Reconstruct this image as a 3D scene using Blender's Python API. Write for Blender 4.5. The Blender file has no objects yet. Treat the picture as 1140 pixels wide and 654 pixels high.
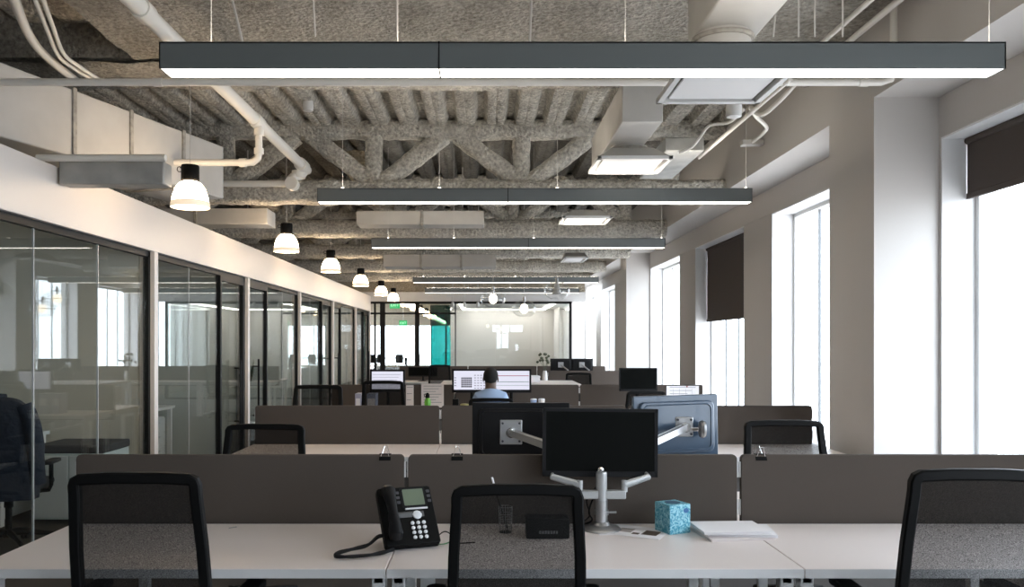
import bpy, bmesh, math, random
from mathutils import Vector, Matrix, noise
random.seed(7)
PI = math.pi
SC = bpy.context.scene
COL = SC.collection
CAMZ = 1.54
F = 912.0
def atY(px, py, Y):            # a point of the place at depth Y seen at a pixel of the photo
    return Vector(((px-539)/F*Y, Y, CAMZ-(py-382)/F*Y))
def atZ(px, py, z):
    return atY(px, py, F*(z-CAMZ)/(382-py))

# ------------------------------------------------------------------ materials
MATS = {}
def nt(m):
    m.use_nodes = True
    n = m.node_tree; n.nodes.clear()
    return n, n.nodes, n.links
def mat(name, col, rough=.6, metal=0., bump=None, var=None, spec=.5, emit=None, coat=0, trans=0):
    """principled material; bump=(scale, strength, distance); var=(scale, amount)"""
    if name in MATS: return MATS[name]
    m = bpy.data.materials.new(name); t, N, L = nt(m)
    out = N.new('ShaderNodeOutputMaterial'); p = N.new('ShaderNodeBsdfPrincipled')
    L.new(p.outputs[0], out.inputs[0])
    p.inputs['Base Color'].default_value = (*col, 1); p.inputs['Roughness'].default_value = rough
    p.inputs['Metallic'].default_value = metal; p.inputs['Specular IOR Level'].default_value = spec
    p.inputs['Coat Weight'].default_value = coat
    p.inputs['Transmission Weight'].default_value = trans
    if emit:
        p.inputs['Emission Color'].default_value = (*emit[0], 1); p.inputs['Emission Strength'].default_value = emit[1]
    tc = N.new('ShaderNodeTexCoord')
    if var:
        nz = N.new('ShaderNodeTexNoise'); nz.inputs['Scale'].default_value = var[0]; nz.inputs['Detail'].default_value = 4
        L.new(tc.outputs['Object'], nz.inputs['Vector'])
        r = N.new('ShaderNodeValToRGB'); L.new(nz.outputs[0], r.inputs[0])
        a = var[1]
        r.color_ramp.elements[0].position = .3; r.color_ramp.elements[1].position = .7
        r.color_ramp.elements[0].color = (*[c*(1-a) for c in col], 1)
        r.color_ramp.elements[1].color = (*[min(1, c*(1+a)) for c in col], 1)
        L.new(r.outputs[0], p.inputs['Base Color'])
    if bump:
        nz = N.new('ShaderNodeTexNoise'); nz.inputs['Scale'].default_value = bump[0]; nz.inputs['Detail'].default_value = 6
        L.new(tc.outputs['Object'], nz.inputs['Vector'])
        b = N.new('ShaderNodeBump'); b.inputs['Strength'].default_value = bump[1]; b.inputs['Distance'].default_value = bump[2]
        L.new(nz.outputs[0], b.inputs['Height']); L.new(b.outputs[0], p.inputs['Normal'])
    MATS[name] = m; return m
def emis(name, col, s):
    if name in MATS: return MATS[name]
    m = bpy.data.materials.new(name); t, N, L = nt(m)
    out = N.new('ShaderNodeOutputMaterial'); e = N.new('ShaderNodeEmission')
    e.inputs[0].default_value = (*col, 1); e.inputs[1].default_value = s
    L.new(e.outputs[0], out.inputs[0]); MATS[name] = m; return m
def glass(name, tint, refl=1.0, f0=.04, rough=0.0):
    """thin architectural pane: see-through with a tint, mirror-like at grazing angles"""
    if name in MATS: return MATS[name]
    m = bpy.data.materials.new(name); t, N, L = nt(m)
    out = N.new('ShaderNodeOutputMaterial'); mix = N.new('ShaderNodeMixShader')
    tr = N.new('ShaderNodeBsdfTransparent'); tr.inputs[0].default_value = (*tint, 1)
    gl = N.new('ShaderNodeBsdfGlossy'); gl.inputs['Roughness'].default_value = rough; gl.inputs[0].default_value = (refl, refl, refl, 1)
    g = N.new('ShaderNodeNewGeometry'); d = N.new('ShaderNodeVectorMath'); d.operation = 'DOT_PRODUCT'
    L.new(g.outputs['Incoming'], d.inputs[0]); L.new(g.outputs['Normal'], d.inputs[1])
    def mth(op, a, b):
        q = N.new('ShaderNodeMath'); q.operation = op
        for i, v in enumerate((a, b)):
            if v is None: continue
            if isinstance(v, (int, float)): q.inputs[i].default_value = v
            else: L.new(v, q.inputs[i])
        return q.outputs[0]
    c = mth('ABSOLUTE', d.outputs['Value'], None)
    k = mth('POWER', mth('SUBTRACT', 1.0, c), 5.0)
    fac = mth('ADD', mth('MULTIPLY', k, 1-f0), f0)
    L.new(fac, mix.inputs[0]); L.new(tr.outputs[0], mix.inputs[1]); L.new(gl.outputs[0], mix.inputs[2])
    L.new(mix.outputs[0], out.inputs[0]); MATS[name] = m; return m
def spray(name, c0, c1):
    m = bpy.data.materials.new(name); t, N, L = nt(m)
    out = N.new('ShaderNodeOutputMaterial'); p = N.new('ShaderNodeBsdfPrincipled'); L.new(p.outputs[0], out.inputs[0])
    p.inputs['Roughness'].default_value = .95; p.inputs['Specular IOR Level'].default_value = .15
    g = N.new('ShaderNodeNewGeometry')
    n1 = N.new('ShaderNodeTexNoise'); n1.inputs['Scale'].default_value = 26; n1.inputs['Detail'].default_value = 8; n1.inputs['Roughness'].default_value = .65
    n2 = N.new('ShaderNodeTexNoise'); n2.inputs['Scale'].default_value = 2.2; n2.inputs['Detail'].default_value = 5
    v = N.new('ShaderNodeTexVoronoi'); v.inputs['Scale'].default_value = 34
    for q in (n1, n2, v): L.new(g.outputs['Position'], q.inputs['Vector'])
    r = N.new('ShaderNodeValToRGB'); L.new(n1.outputs[0], r.inputs[0])
    r.color_ramp.elements[0].position = .30; r.color_ramp.elements[1].position = .64
    r.color_ramp.elements[0].color = (*c0, 1); r.color_ramp.elements[1].color = (*c1, 1)
    mx = N.new('ShaderNodeMix'); mx.data_type = 'RGBA'; mx.blend_type = 'MULTIPLY'; mx.inputs[0].default_value = .5
    r2 = N.new('ShaderNodeValToRGB'); L.new(n2.outputs[0], r2.inputs[0])
    r2.color_ramp.elements[0].position = .35; r2.color_ramp.elements[0].color = (.52, .50, .46, 1)
    r2.color_ramp.elements[1].position = .62; r2.color_ramp.elements[1].color = (1, 1, 1, 1)
    L.new(r.outputs[0], mx.inputs[6]); L.new(r2.outputs[0], mx.inputs[7]); L.new(mx.outputs[2], p.inputs['Base Color'])
    add = N.new('ShaderNodeMath'); add.operation = 'ADD'; L.new(n1.outputs[0], add.inputs[0])
    sm = N.new('ShaderNodeMath'); sm.operation = 'MULTIPLY'; sm.inputs[1].default_value = .45; L.new(v.outputs[0], sm.inputs[0]); L.new(sm.outputs[0], add.inputs[1])
    b = N.new('ShaderNodeBump'); b.inputs['Strength'].default_value = 1.0; b.inputs['Distance'].default_value = .045
    L.new(add.outputs[0], b.inputs['Height']); L.new(b.outputs[0], p.inputs['Normal'])
    return m
def netting(name, col, through, scale=260):
    m = bpy.data.materials.new(name); t, N, L = nt(m)
    out = N.new('ShaderNodeOutputMaterial'); mix = N.new('ShaderNodeMixShader')
    tr = N.new('ShaderNodeBsdfTransparent'); p = N.new('ShaderNodeBsdfPrincipled')
    p.inputs['Base Color'].default_value = (*col, 1); p.inputs['Roughness'].default_value = .9; p.inputs['Specular IOR Level'].default_value = .03
    tc = N.new('ShaderNodeTexCoord'); mp = N.new('ShaderNodeMapping'); mp.inputs['Scale'].default_value = (1, 1, 2.2)
    L.new(tc.outputs['Object'], mp.inputs[0])
    n1 = N.new('ShaderNodeTexNoise'); n1.inputs['Scale'].default_value = scale; n1.inputs['Detail'].default_value = 2
    L.new(mp.outputs[0], n1.inputs['Vector'])
    mr = N.new('ShaderNodeMapRange'); mr.inputs[1].default_value = .35; mr.inputs[2].default_value = .65
    mr.inputs[3].default_value = 1-through*.45; mr.inputs[4].default_value = 1-through*1.55
    L.new(n1.outputs[0], mr.inputs[0]); L.new(mr.outputs[0], mix.inputs[0])
    L.new(tr.outputs[0], mix.inputs[1]); L.new(p.outputs[0], mix.inputs[2]); L.new(mix.outputs[0], out.inputs[0])
    return m

M = dict(
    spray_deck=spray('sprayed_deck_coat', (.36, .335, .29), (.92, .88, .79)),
    spray_lit=spray('sprayed_truss_coat_lit', (.40, .375, .33), (.92, .885, .80)),  # coat lightened in place of light falling on the trusses from the front
    spray_shade=spray('deck_painted_shade', (.10, .095, .085), (.26, .25, .225)),  # same deck, with the shade between the trusses put into its colour
    spray=spray('sprayed_fireproofing', (.27, .252, .218), (.62, .59, .525)),
    spray_dark=spray('sprayed_fireproofing_brown', (.26, .225, .17), (.66, .585, .46)),
    wall=mat('wall_paint', (.74, .72, .70), .75, bump=(90, .12, .002), spec=.2),
    wallgrey=mat('column_paint', (.58, .555, .53), .75, bump=(90, .12, .002), spec=.2),
    revealw=mat('reveal_paint', (.86, .86, .86), .6, spec=.25),
    band=mat('band_paint', (.80, .74, .69), .42, bump=(3, .05, .01), spec=.4),
    duct=mat('duct_paint', (.54, .525, .495), .5, var=(3, .08), bump=(6, .08, .01)),
    ductgrey=mat('duct_grey', (.38, .38, .36), .5, metal=.3, var=(5, .2)),
    seam=mat('duct_sealant', (.36, .34, .30), .8, var=(20, .25)),
    pipe=mat('pipe_paint', (.82, .79, .73), .45, bump=(30, .1, .003)),
    rod=mat('painted_rod', (.62, .60, .57), .5),
    black=mat('black_frame', (.008, .008, .008), .5, spec=.2),
    floor=mat('carpet', (.035, .031, .028), .95, bump=(220, .6, .004), var=(1.5, .25)),
    light_body=mat('light_housing', (.15, .165, .165), .45, metal=.2),
    light_on=emis('light_diffuser', (1, .93, .83), 5.0),
    added_uplight=emis('added_uplight', (1, .91, .79), 14.0),  # unseen upward glow, added to brighten the ceiling
    desk=mat('white_laminate', (.82, .745, .712), .38, spec=.5),
    deskedge=mat('white_edge', (.72, .71, .70), .35),
    white=mat('white_metal', (.74, .74, .73), .4),
    fabric=mat('taupe_divider_fabric', (.083, .068, .057), .85, bump=(900, .25, .0006), var=(350, .12), spec=.25),
    plastic=mat('black_plastic', (.0055, .0055, .0055), .55, spec=.12),
    plasticsoft=mat('black_soft_plastic', (.010, .010, .011), .6, spec=.2, bump=(300, .15, .0005)),
    chairfab=mat('black_seat_fabric', (.022, .022, .024), .9, bump=(500, .4, .001)),
    greyfab=mat('grey_seat_fabric', (.20, .20, .21), .9, bump=(500, .4, .001)),
    net=netting('chair_mesh_cloth', (.014, .0135, .013), .25),
    screenoff=mat('dark_screen', (.003, .0035, .003), .45, spec=.06),
    monback=mat('monitor_back', (.008, .008, .009), .4, spec=.2),
    mon_sky=mat('monitor_back_painted_sky', (.05, .085, .135), .28, coat=.2),  # blue is the window sky's reflection, painted into the base colour
    silver=mat('brushed_silver', (.40, .40, .40), .35, metal=.8),
    silverlight=mat('light_grey_arm', (.44, .45, .45), .35, metal=.25),
    chrome=mat('chrome', (.8, .8, .8), .12, metal=1),
    paper=mat('paper', (.90, .88, .90), .7),
    paperpink=mat('paper_pinkish', (.86, .80, .78), .7),
    ink=mat('ink', (.05, .05, .06), .7),
    glassp=glass('partition_glass', (.955, .975, .965)),
    glassw=glass('window_glass', (.98, .985, .985)),
    glasst=glass('teal_glass', (.05, .26, .24)),
    glassc=glass('clear_globe_glass', (.97, .975, .97), f0=.11),
    shadecloth=mat('roller_shade_cloth', (.075, .058, .050), .85, bump=(700, .2, .0005)),
    beige=mat('office_wall', (.62, .585, .51), .8),
    green=mat('green_office_wall', (.55, .58, .55), .8),
)
M['net_far'] = M['net']

# ------------------------------------------------------------------ mesh builder
class MB:
    def __init__(s): s.v = []; s.f = []
    def add(s, vs, fs):
        b = len(s.v); s.v += [Vector(v) for v in vs]; s.f += [[b+i for i in f] for f in fs]; return s
    def box(s, x0, x1, y0, y1, z0, z1, R=None, c=None):
        x0, x1 = sorted((x0, x1)); y0, y1 = sorted((y0, y1)); z0, z1 = sorted((z0, z1))
        vs = [Vector(p) for p in ((x0,y0,z0),(x1,y0,z0),(x1,y1,z0),(x0,y1,z0),(x0,y0,z1),(x1,y0,z1),(x1,y1,z1),(x0,y1,z1))]
        if R is not None:
            c = Vector(c or (0,0,0)); vs = [R @ v + c for v in vs]
        return s.add(vs, [(0,3,2,1),(4,5,6,7),(0,1,5,4),(1,2,6,5),(2,3,7,6),(3,0,4,7)])
    def cyl(s, p0, p1, r0, r1=None, n=16):
        return s.tube([p0, p1], [r0, r0 if r1 is None else r1], n)
    def tube(s, pts, r, n=10, closed=False):
        pts = [Vector(p) for p in pts]; m = len(pts)
        rr = r if isinstance(r, (list, tuple)) else [r]*m
        vs = []; up = None
        for i in range(m):
            if closed: d = (pts[(i+1) % m]-pts[i-1])
            else: d = pts[min(i+1, m-1)]-pts[max(i-1, 0)]
            d.normalize()
            if up is None:
                up = Vector((0,0,1)) if abs(d.z) < .9 else Vector((1,0,0))
            a = d.cross(up)
            if a.length < 1e-4: a = d.cross(Vector((1,0,0)))
            a.normalize(); up = a.cross(d).normalized()
            for k in range(n):
                t = 2*PI*k/n
                vs.append(pts[i]+(a*math.cos(t)+up*math.sin(t))*rr[i])
        fs = []
        for i in range(m if closed else m-1):
            for k in range(n):
                a0 = i*n+k; a1 = i*n+(k+1) % n; b0 = ((i+1) % m)*n+k; b1 = ((i+1) % m)*n+(k+1) % n
                fs.append((a0, a1, b1, b0))
        if not closed:
            fs.append(tuple(range(n-1, -1, -1))); fs.append(tuple((m-1)*n+k for k in range(n)))
        return s.add(vs, fs)
    def lathe(s, prof, n=24, c=(0,0,0), close=True):
        c = Vector(c); vs = []
        for r, z in prof:
            for k in range(n):
                t = 2*PI*k/n; vs.append(c+Vector((r*math.cos(t), r*math.sin(t), z)))
        fs = []
        for i in range(len(prof)-1):
            for k in range(n):
                fs.append((i*n+k, i*n+(k+1) % n, (i+1)*n+(k+1) % n, (i+1)*n+k))
        if close:
            fs.append(tuple(range(n-1, -1, -1))); fs.append(tuple((len(prof)-1)*n+k for k in range(n)))
        return s.add(vs, fs)
    def slab(s, outline, y0, y1):          # outline in x,z ; extruded along y
        n = len(outline)
        vs = [(x, y0, z) for x, z in outline]+[(x, y1, z) for x, z in outline]
        fs = [tuple(range(n)), tuple(range(2*n-1, n-1, -1))]
        fs += [(i, (i+1) % n + 0, n+(i+1) % n, n+i)[::-1] for i in range(n)]
        return s.add(vs, fs)
    def plate(s, outline, z0, z1):         # outline in x,y ; extruded along z
        n = len(outline)
        vs = [(x, y, z0) for x, y in outline]+[(x, y, z1) for x, y in outline]
        fs = [tuple(range(n-1, -1, -1)), tuple(range(n, 2*n))]+[(i, (i+1) % n, n+(i+1) % n, n+i) for i in range(n)]
        return s.add(vs, fs)
    def strip(s, path, w, d, closed=False):
        """flat bar swept along a path lying roughly in x-z; w across, d along y"""
        pts = [Vector(p) for p in path]; m = len(pts); vs = []
        for i in range(m):
            t = (pts[(i+1) % m]-pts[i-1]) if closed else pts[min(i+1, m-1)]-pts[max(i-1, 0)]
            t.normalize(); nrm = Vector((0,1,0)); nrm = (nrm-t*nrm.dot(t)).normalized(); a = t.cross(nrm).normalized()
            e = .3
            for u, v in ((-1,-1+e),(-1+e,-1),(1-e,-1),(1,-1+e),(1,1-e),(1-e,1),(-1+e,1),(-1,1-e)):
                vs.append(pts[i]+a*(u*w/2)+nrm*(v*d/2))
        fs = []
        for i in range(m if closed else m-1):
            j = (i+1) % m
            for k in range(8): fs.append((i*8+k, i*8+(k+1) % 8, j*8+(k+1) % 8, j*8+k))
        if not closed: fs += [tuple(range(7, -1, -1)), tuple((m-1)*8+k for k in range(8))]
        return s.add(vs, fs)
    def xf(s, Mx):
        s.v = [Mx @ v for v in s.v]; return s
    def build(s, name, m, parent=None, bevel=0, smooth=35, sub=0):
        me = bpy.data.meshes.new(name); me.from_pydata([tuple(v) for v in s.v], [], s.f)
        bm = bmesh.new(); bm.from_mesh(me); bmesh.ops.recalc_face_normals(bm, faces=bm.faces); bm.to_mesh(me); bm.free()
        me.materials.append(M[m] if isinstance(m, str) else m)
        if smooth:
            me.shade_smooth(); me.set_sharp_from_angle(angle=math.radians(smooth))
        o = bpy.data.objects.new(name, me); COL.objects.link(o)
        if parent: o.parent = parent
        if bevel:
            b = o.modifiers.new('bevel', 'BEVEL'); b.width = bevel; b.segments = 2; b.limit_method = 'ANGLE'; b.harden_normals = False
        if sub:
            q = o.modifiers.new('sub', 'SUBSURF'); q.levels = q.render_levels = sub
        return o
def tag(o, label=None, cat=None, group=None, kind=None):
    if label: o['label'] = label
    if cat: o['category'] = cat
    if group: o['group'] = group
    if kind: o['kind'] = kind
    return o
def thing(name, label, cat, loc=(0,0,0), rz=0, group=None, kind=None):
    o = bpy.data.objects.new(name, None); COL.objects.link(o); o.location = loc; o.rotation_euler = (0,0,rz); o.empty_display_size = .1
    return tag(o, label, cat, group, kind)
def S(o, label, cat='room part'):      # setting
    o['kind'] = 'structure'; o['label'] = label; o['category'] = cat; return o
def dup(o, label=None, loc=None, rz=None, group=None, parent=None):
    c = o.copy(); COL.objects.link(c)
    if parent: c.parent = parent
    for ch in list(o.children): dup(ch, parent=c)
    if label: c['label'] = label
    if group: c['group'] = group
    if loc is not None: c.location = loc
    if rz is not None: c.rotation_euler = (0,0,rz)
    return c
def arc(cx, cz, r, a0, a1, n):
    return [(cx+r*math.cos(a0+(a1-a0)*i/n), cz+r*math.sin(a0+(a1-a0)*i/n)) for i in range(n+1)]
def rrect(x0, x1, z0, z1, r, n=4):
    return arc(x1-r, z1-r, r, 0, PI/2, n)+arc(x0+r, z1-r, r, PI/2, PI, n)+arc(x0+r, z0+r, r, PI, 1.5*PI, n)+arc(x1-r, z0+r, r, 1.5*PI, 2*PI, n)
def bez(pts, n=8):
    """catmull-rom through points"""
    P = [Vector(p) for p in pts]; P = [P[0]*2-P[1]]+P+[P[-1]*2-P[-2]]; out = []
    for i in range(1, len(P)-2):
        for k in range(n):
            t = k/n; a, b, c, d = P[i-1:i+3]
            out.append(.5*((2*b)+(c-a)*t+(2*a-5*b+4*c-d)*t*t+(3*b-a-3*c+d)*t**3))
    out.append(P[-2]); return out
def lumpy(mb, p0, p1, w, h, seed=0, step=.09, amp=.03, n=14):
    """bar with a rounded, uneven sprayed-on coat"""
    p0 = Vector(p0); p1 = Vector(p1); d = p1-p0; L_ = d.length; d.normalize()
    up = Vector((0,1,0)) if abs(d.y) < .9 else Vector((0,0,1))
    a = d.cross(up).normalized(); b = a.cross(d).normalized()
    m = max(2, int(L_/step)); vs = []
    for i in range(m+1):
        c = p0+d*(L_*i/m)
        for k in range(n):
            t = 2*PI*k/n; ct, st = math.cos(t), math.sin(t)
            e = .55
            u = math.copysign(abs(ct)**e, ct)*h/2; v = math.copysign(abs(st)**e, st)*w/2
            q = c+a*u+b*v
            nn = noise.noise(q*6+Vector((seed,0,0)))*amp*.7+noise.noise(q*17)*amp*.5
            vs.append(q+(q-c).normalized()*nn)
    fs = [(i*n+k, i*n+(k+1) % n, (i+1)*n+(k+1) % n, (i+1)*n+k) for i in range(m) for k in range(n)]
    fs += [tuple(range(n-1,-1,-1)), tuple(m*n+k for k in range(n))]
    mb.add(vs, fs); return mb

# ------------------------------------------------------------------ key dimensions
XL = -3.10; XO = -6.6          # partition plane, offices' back wall
XC = 2.76; XR = 3.22; XG = 3.52; XE = 3.62
YB = -4.2; YE = 22.4; YF = 28.0
ZD = 4.02
# ------------------------------------------------------------------ floor
S(MB().box(XO-.2, XE, YB, 54, -.12, 0).build('floor', 'floor'), 'dark brown carpet floor', 'floor')
# ------------------------------------------------------------------ right wall with window bays
wins = [(-3.3,-.95),(.05,2.4),(3.4,5.78),(6.83,9.18),(10.16,12.5),(13.5,15.88),(16.9,19.25),(20.2,22.6),(23.6,25.98)]
ZH = 2.99; ZS = .40
w = MB()
y = YB
for a, b in wins:
    w.box(XR, XE, y, a, ZS, ZH); y = b
w.box(XR, XE, y, 26.7, ZS, ZH); w.box(XR, XE, YB, 26.7, 0, ZS); w.box(XR, XE, YB, 26.7, ZH, 3.28)
S(w.build('wall_right', 'wallgrey', bevel=.004), 'painted window wall with deep reveals on the right', 'wall')
S(MB().box(XC, XE, YB, 26.7, 3.28, 4.3).build('wall_right_upper', 'wallgrey'), 'painted bulkhead above the right window wall', 'wall')
for i, (a, b) in enumerate([(-4.2,-3.5),(5.80,6.55),(15.9,16.62),(26.0,26.7)]):
    S(MB().box(XC, XR+.02, a, b, 0, 3.28).build('column', 'wallgrey'),
      ['painted column behind the camera', 'wide grey painted column nearest on the right', 'painted column at the middle of the right window wall', 'painted column at the far end of the right window wall'][i], 'column')
for i, (a, b) in enumerate(wins):
    t = thing('window_%d' % (i+1), ['tall window behind the camera at the back corner','tall window just behind the camera','tall window at the right photo edge with a shade','tall bright window just past the nearest grey column','tall window with a half lowered brown shade','tall window just before the middle column','tall window just past the middle column','tall window second past the middle column','tall window beside the farthest column'][i], 'window', kind='structure')
    f = MB()
    for s in (a, b-.05): f.box(XG-.06, XG+.06, s, s+.05, ZS, ZH)
    f.box(XG-.06, XG+.06, a, b, ZS, ZS+.05); f.box(XG-.06, XG+.06, a, b, ZH-.05, ZH)
    f.build('window_frame', 'white', t, bevel=.004)
    mu = MB()
    for k in (1,2,3): q = b-(b-a)*k/4; mu.box(XG-.014, XG+.014, q-.008, q+.008, ZS+.05, ZH-.05)
    mu.build('mullion', mat('mullion_grey', (.16,.17,.18), .5), t)
    MB().box(XG-.004, XG+.004, a+.05, b-.05, ZS+.05, ZH-.05).build('pane', 'glassw', t)
    rv = MB()
    for s0, s1 in ((a, a+.012), (b-.012, b)): rv.box(XR+.004, XG-.06, s0, s1, ZS, ZH)
    rv.box(XR+.004, XG-.06, a+.012, b-.012, ZH-.012, ZH); rv.box(XR-.01, XG-.06, a+.012, b-.012, ZS, ZS+.02)
    rv.build('window_reveal', 'revealw', t)
def shade(a, b, zb, label):
    t = thing('roller_shade', label, 'roller shade', (3.40, (a+b)/2, ZH-.05), group='roller shades on the right windows')
    h = (b-a)/2-.02
    MB().box(-.003, .003, -h, h, zb-ZH+.05, 0).build('shade_cloth', 'shadecloth', t)
    MB().cyl((0,-h,.02), (0,h,.02), .025, n=14).build('shade_tube', 'shadecloth', t)
    MB().box(-.012, .012, -h, h, zb-ZH+.02, zb-ZH+.06).build('bottom_bar', 'shadecloth', t, bevel=.004)
shade(3.4, 5.78, 2.58, 'dark brown roller shade part lowered on the nearest window')
shade(10.16, 12.5, 1.89, 'dark brown roller shade half lowered on window past grey column')

# ------------------------------------------------------------------ other shell walls
S(MB().box(XO-.2, XO, YB, YE, 0, 4.3).build('wall_left_outer', 'beige'), 'beige wall at the back of the glazed offices', 'wall')
w = MB()   # wall behind the camera with a window of its own
w.box(XO, XE, YB-.2, YB, 0, 1.1); w.box(XO, XE, YB-.2, YB, 2.6, 4.3); w.box(XO, .5, YB-.2, YB, 1.1, 2.6); w.box(2.3, XE, YB-.2, YB, 1.1, 2.6)
w.box(.5,.75,YB-.2,YB,1.1,2.2); w.box(1.45,2.3,YB-.2,YB,1.45,2.2); w.box(1.45,1.85,YB-.2,YB,1.1,1.45); w.box(2.05,2.3,YB-.2,YB,1.1,1.45)
w.box(1.0,1.06,YB-.1,YB-.05,1.1,2.6); w.box(1.5,1.56,YB-.1,YB-.05,1.1,2.6); w.box(.5,2.3,YB-.1,YB-.05,2.1,2.14)
S(w.build('wall_back', 'wall'), 'white wall behind the camera', 'wall')
# ---- corrugated sprayed deck
d = MB(); pitch = .33; prof = []
x = XO
while x < XE:
    for dx, dz in ((0,0),(.022,-.05),(.035,-.095),(.07,-.108),(.12,-.104),(.128,-.096),(.136,-.104),(.19,-.108),(.225,-.095),(.24,-.05),(.262,0)): prof.append((x+dx, dz))
    x += pitch
ys = [YB+i*.16 for i in range(int((YE-YB)/.16)+2)]
vs = []; n = len(prof)
for yy in ys:
    for px, dz in prof:
        q = Vector((px, yy, dz)); k = noise.noise(q*3)*.006+noise.noise(q*11)*.004
        vs.append((px+k*.6, yy, ZD+.1+dz+k))
d.add(vs, [(i*n+k, i*n+k+1, (i+1)*n+k+1, (i+1)*n+k) for i in range(len(ys)-1) for k in range(n-1)])
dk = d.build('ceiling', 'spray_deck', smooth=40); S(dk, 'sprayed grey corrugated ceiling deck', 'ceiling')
dk.data.materials.append(M['spray_shade'])
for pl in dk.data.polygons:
    if pl.center.y > 9.7: pl.material_index = 1  # painted shade on the deck past the first truss
S(MB().box(XO-.2, XE, YB-.2, YE+.2, 4.22, 4.4).build('ceiling_slab', 'spray_dark'), 'slab over the corrugated deck', 'ceiling')
# near flat soffit and beams
def soft(x0, x1, y0, y1, z, zt, name, label, step=.08):
    nx = max(2, int((x1-x0)/step)); ny = max(2, int((y1-y0)/step)); b = MB(); vs = []
    for j in range(ny+1):
        for i in range(nx+1):
            q = Vector((x0+(x1-x0)*i/nx, y0+(y1-y0)*j/ny, z)); k = noise.noise(q*3.1)*.03+noise.noise(q*9)*.015
            vs.append((q.x, q.y, z+k))
    b.add(vs, [(j*(nx+1)+i, j*(nx+1)+i+1, (j+1)*(nx+1)+i+1, (j+1)*(nx+1)+i) for j in range(ny) for i in range(nx)])
    b.box(x0, x1, y0, y1, z+.035, zt)
    o = b.build(name, 'spray', smooth=60); return S(o, label, 'ceiling')
soft(-2.27, XC, 2.0, 6.35, 3.80, 4.2, 'ceiling_soffit', 'flat sprayed grey soffit overhead')
soft(-2.70, -2.27, 1.0, 6.35, 3.74, 4.2, 'ceiling_beam_long', 'sprayed beam running away overhead on the left')
soft(XO, XC, 6.35, 7.05, 3.72, 4.2, 'ceiling_beam_cross', 'sprayed beam crossing the ceiling over the front desks')

# ---- trusses
def truss(Y, label, near):
    t = thing('roof_truss', label, 'truss', (0, Y, 3.3), group='sprayed roof trusses')
    st = .07 if near else .14; nn = 16 if near else 10; amp = .032
    lumpy(MB(), (XO,0,-.02), (XC,0,-.02), .30, .27, Y, st, amp, nn).build('bottom_chord', 'spray_lit', t, smooth=60)
    lumpy(MB(), (XO,0,.70), (XC,0,.70), .30, .20, Y+3, st, amp, nn).build('top_chord', 'spray_lit', t, smooth=60)
    P = 1.71; k0 = -.38   # top nodes at k0 + n*P
    for i in range(-3, 2):
        xt = k0+i*P
        for xb, s in ((xt-P/2, -1), (xt+P/2, 1)):
            if XO+.1 < xb < XC-.1:
                lumpy(MB(), (xt+s*.08,0,.64), (xb,0,.04), .20, .20, Y+i+s, st, amp*.6, nn).build('brace', 'spray_lit', t, smooth=60)
        if xt+P/2 < XC: lumpy(MB(), (xt+P/2-.04,0,.66), (xt+P/2-.04,0,.04), .20, .20, Y+i+9, st, amp*.8, nn).build('strut', 'spray_lit', t, smooth=60)
for i, Y in enumerate((9.47, 12.5, 15.6, 18.65, 21.5)):
    truss(Y, ['sprayed grey ceiling truss nearest, with zigzag braces showing above second strip light',
              'sprayed grey ceiling truss second from front, behind second strip light',
              'sprayed grey ceiling truss third from front, past the third strip light',
              'sprayed grey ceiling truss fourth from front, before the far pair of strip lights',
              'sprayed grey ceiling truss furthest back, above the glass end wall'][i], i < 1)
# sprayed secondary beams above the corridor (run away from the camera)
for i, (x, z) in enumerate(((-3.25, 3.62), (-1.55, 3.70))):
    b = lumpy(MB(), (x, 9.7, z), (x, YE-.1, z), .24, .30, i*5, .14, .05, 12).build('ceiling_joist', 'spray_dark', smooth=60)
    S(b, ['brown sprayed joist over the glazed offices', 'brown sprayed joist above the corridor pendants'][i], 'ceiling')

k = 0
for (p0, p1, w_, h_) in (((XO,10.6,3.52),(-1.7,10.6,3.52),.2,.18),((XO,13.7,3.45),(-1.6,13.7,3.45),.22,.18),((XO,16.9,3.4),(-1.4,16.9,3.4),.2,.18),((-2.9,9.9,3.35),(-1.7,12.2,3.7),.17,.17),
        ((-2.4,12.9,3.3),(-1.5,15.3,3.75),.17,.17),((-1.9,16.0,3.3),(-2.6,18.4,3.7),.16,.16),((.9,9.8,3.45),(1.7,12.3,3.8),.16,.16),((-.3,12.8,3.4),(.5,15.3,3.8),.16,.16),((1.9,12.8,3.4),(1.3,15.3,3.8),.16,.16)):
    b = lumpy(MB(), p0, p1, w_, h_, 30+k, .12, .04, 12).build('ceiling_brace', 'spray_dark' if k < 6 else 'spray_lit', smooth=60)
    S(b, ['cross beam over the corridor just past the near truss','cross beam over the corridor past second truss','cross beam over the corridor past third truss',
          'slanted sprayed brace above the second bell pendant','slanted sprayed brace above the third bell pendant','slanted sprayed brace above the fourth bell pendant',
          'slanted sprayed brace near the third diffuser','slanted sprayed brace above the globe pendants','slanted sprayed brace by the window bulkhead'][k], 'ceiling'); k += 1
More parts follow.
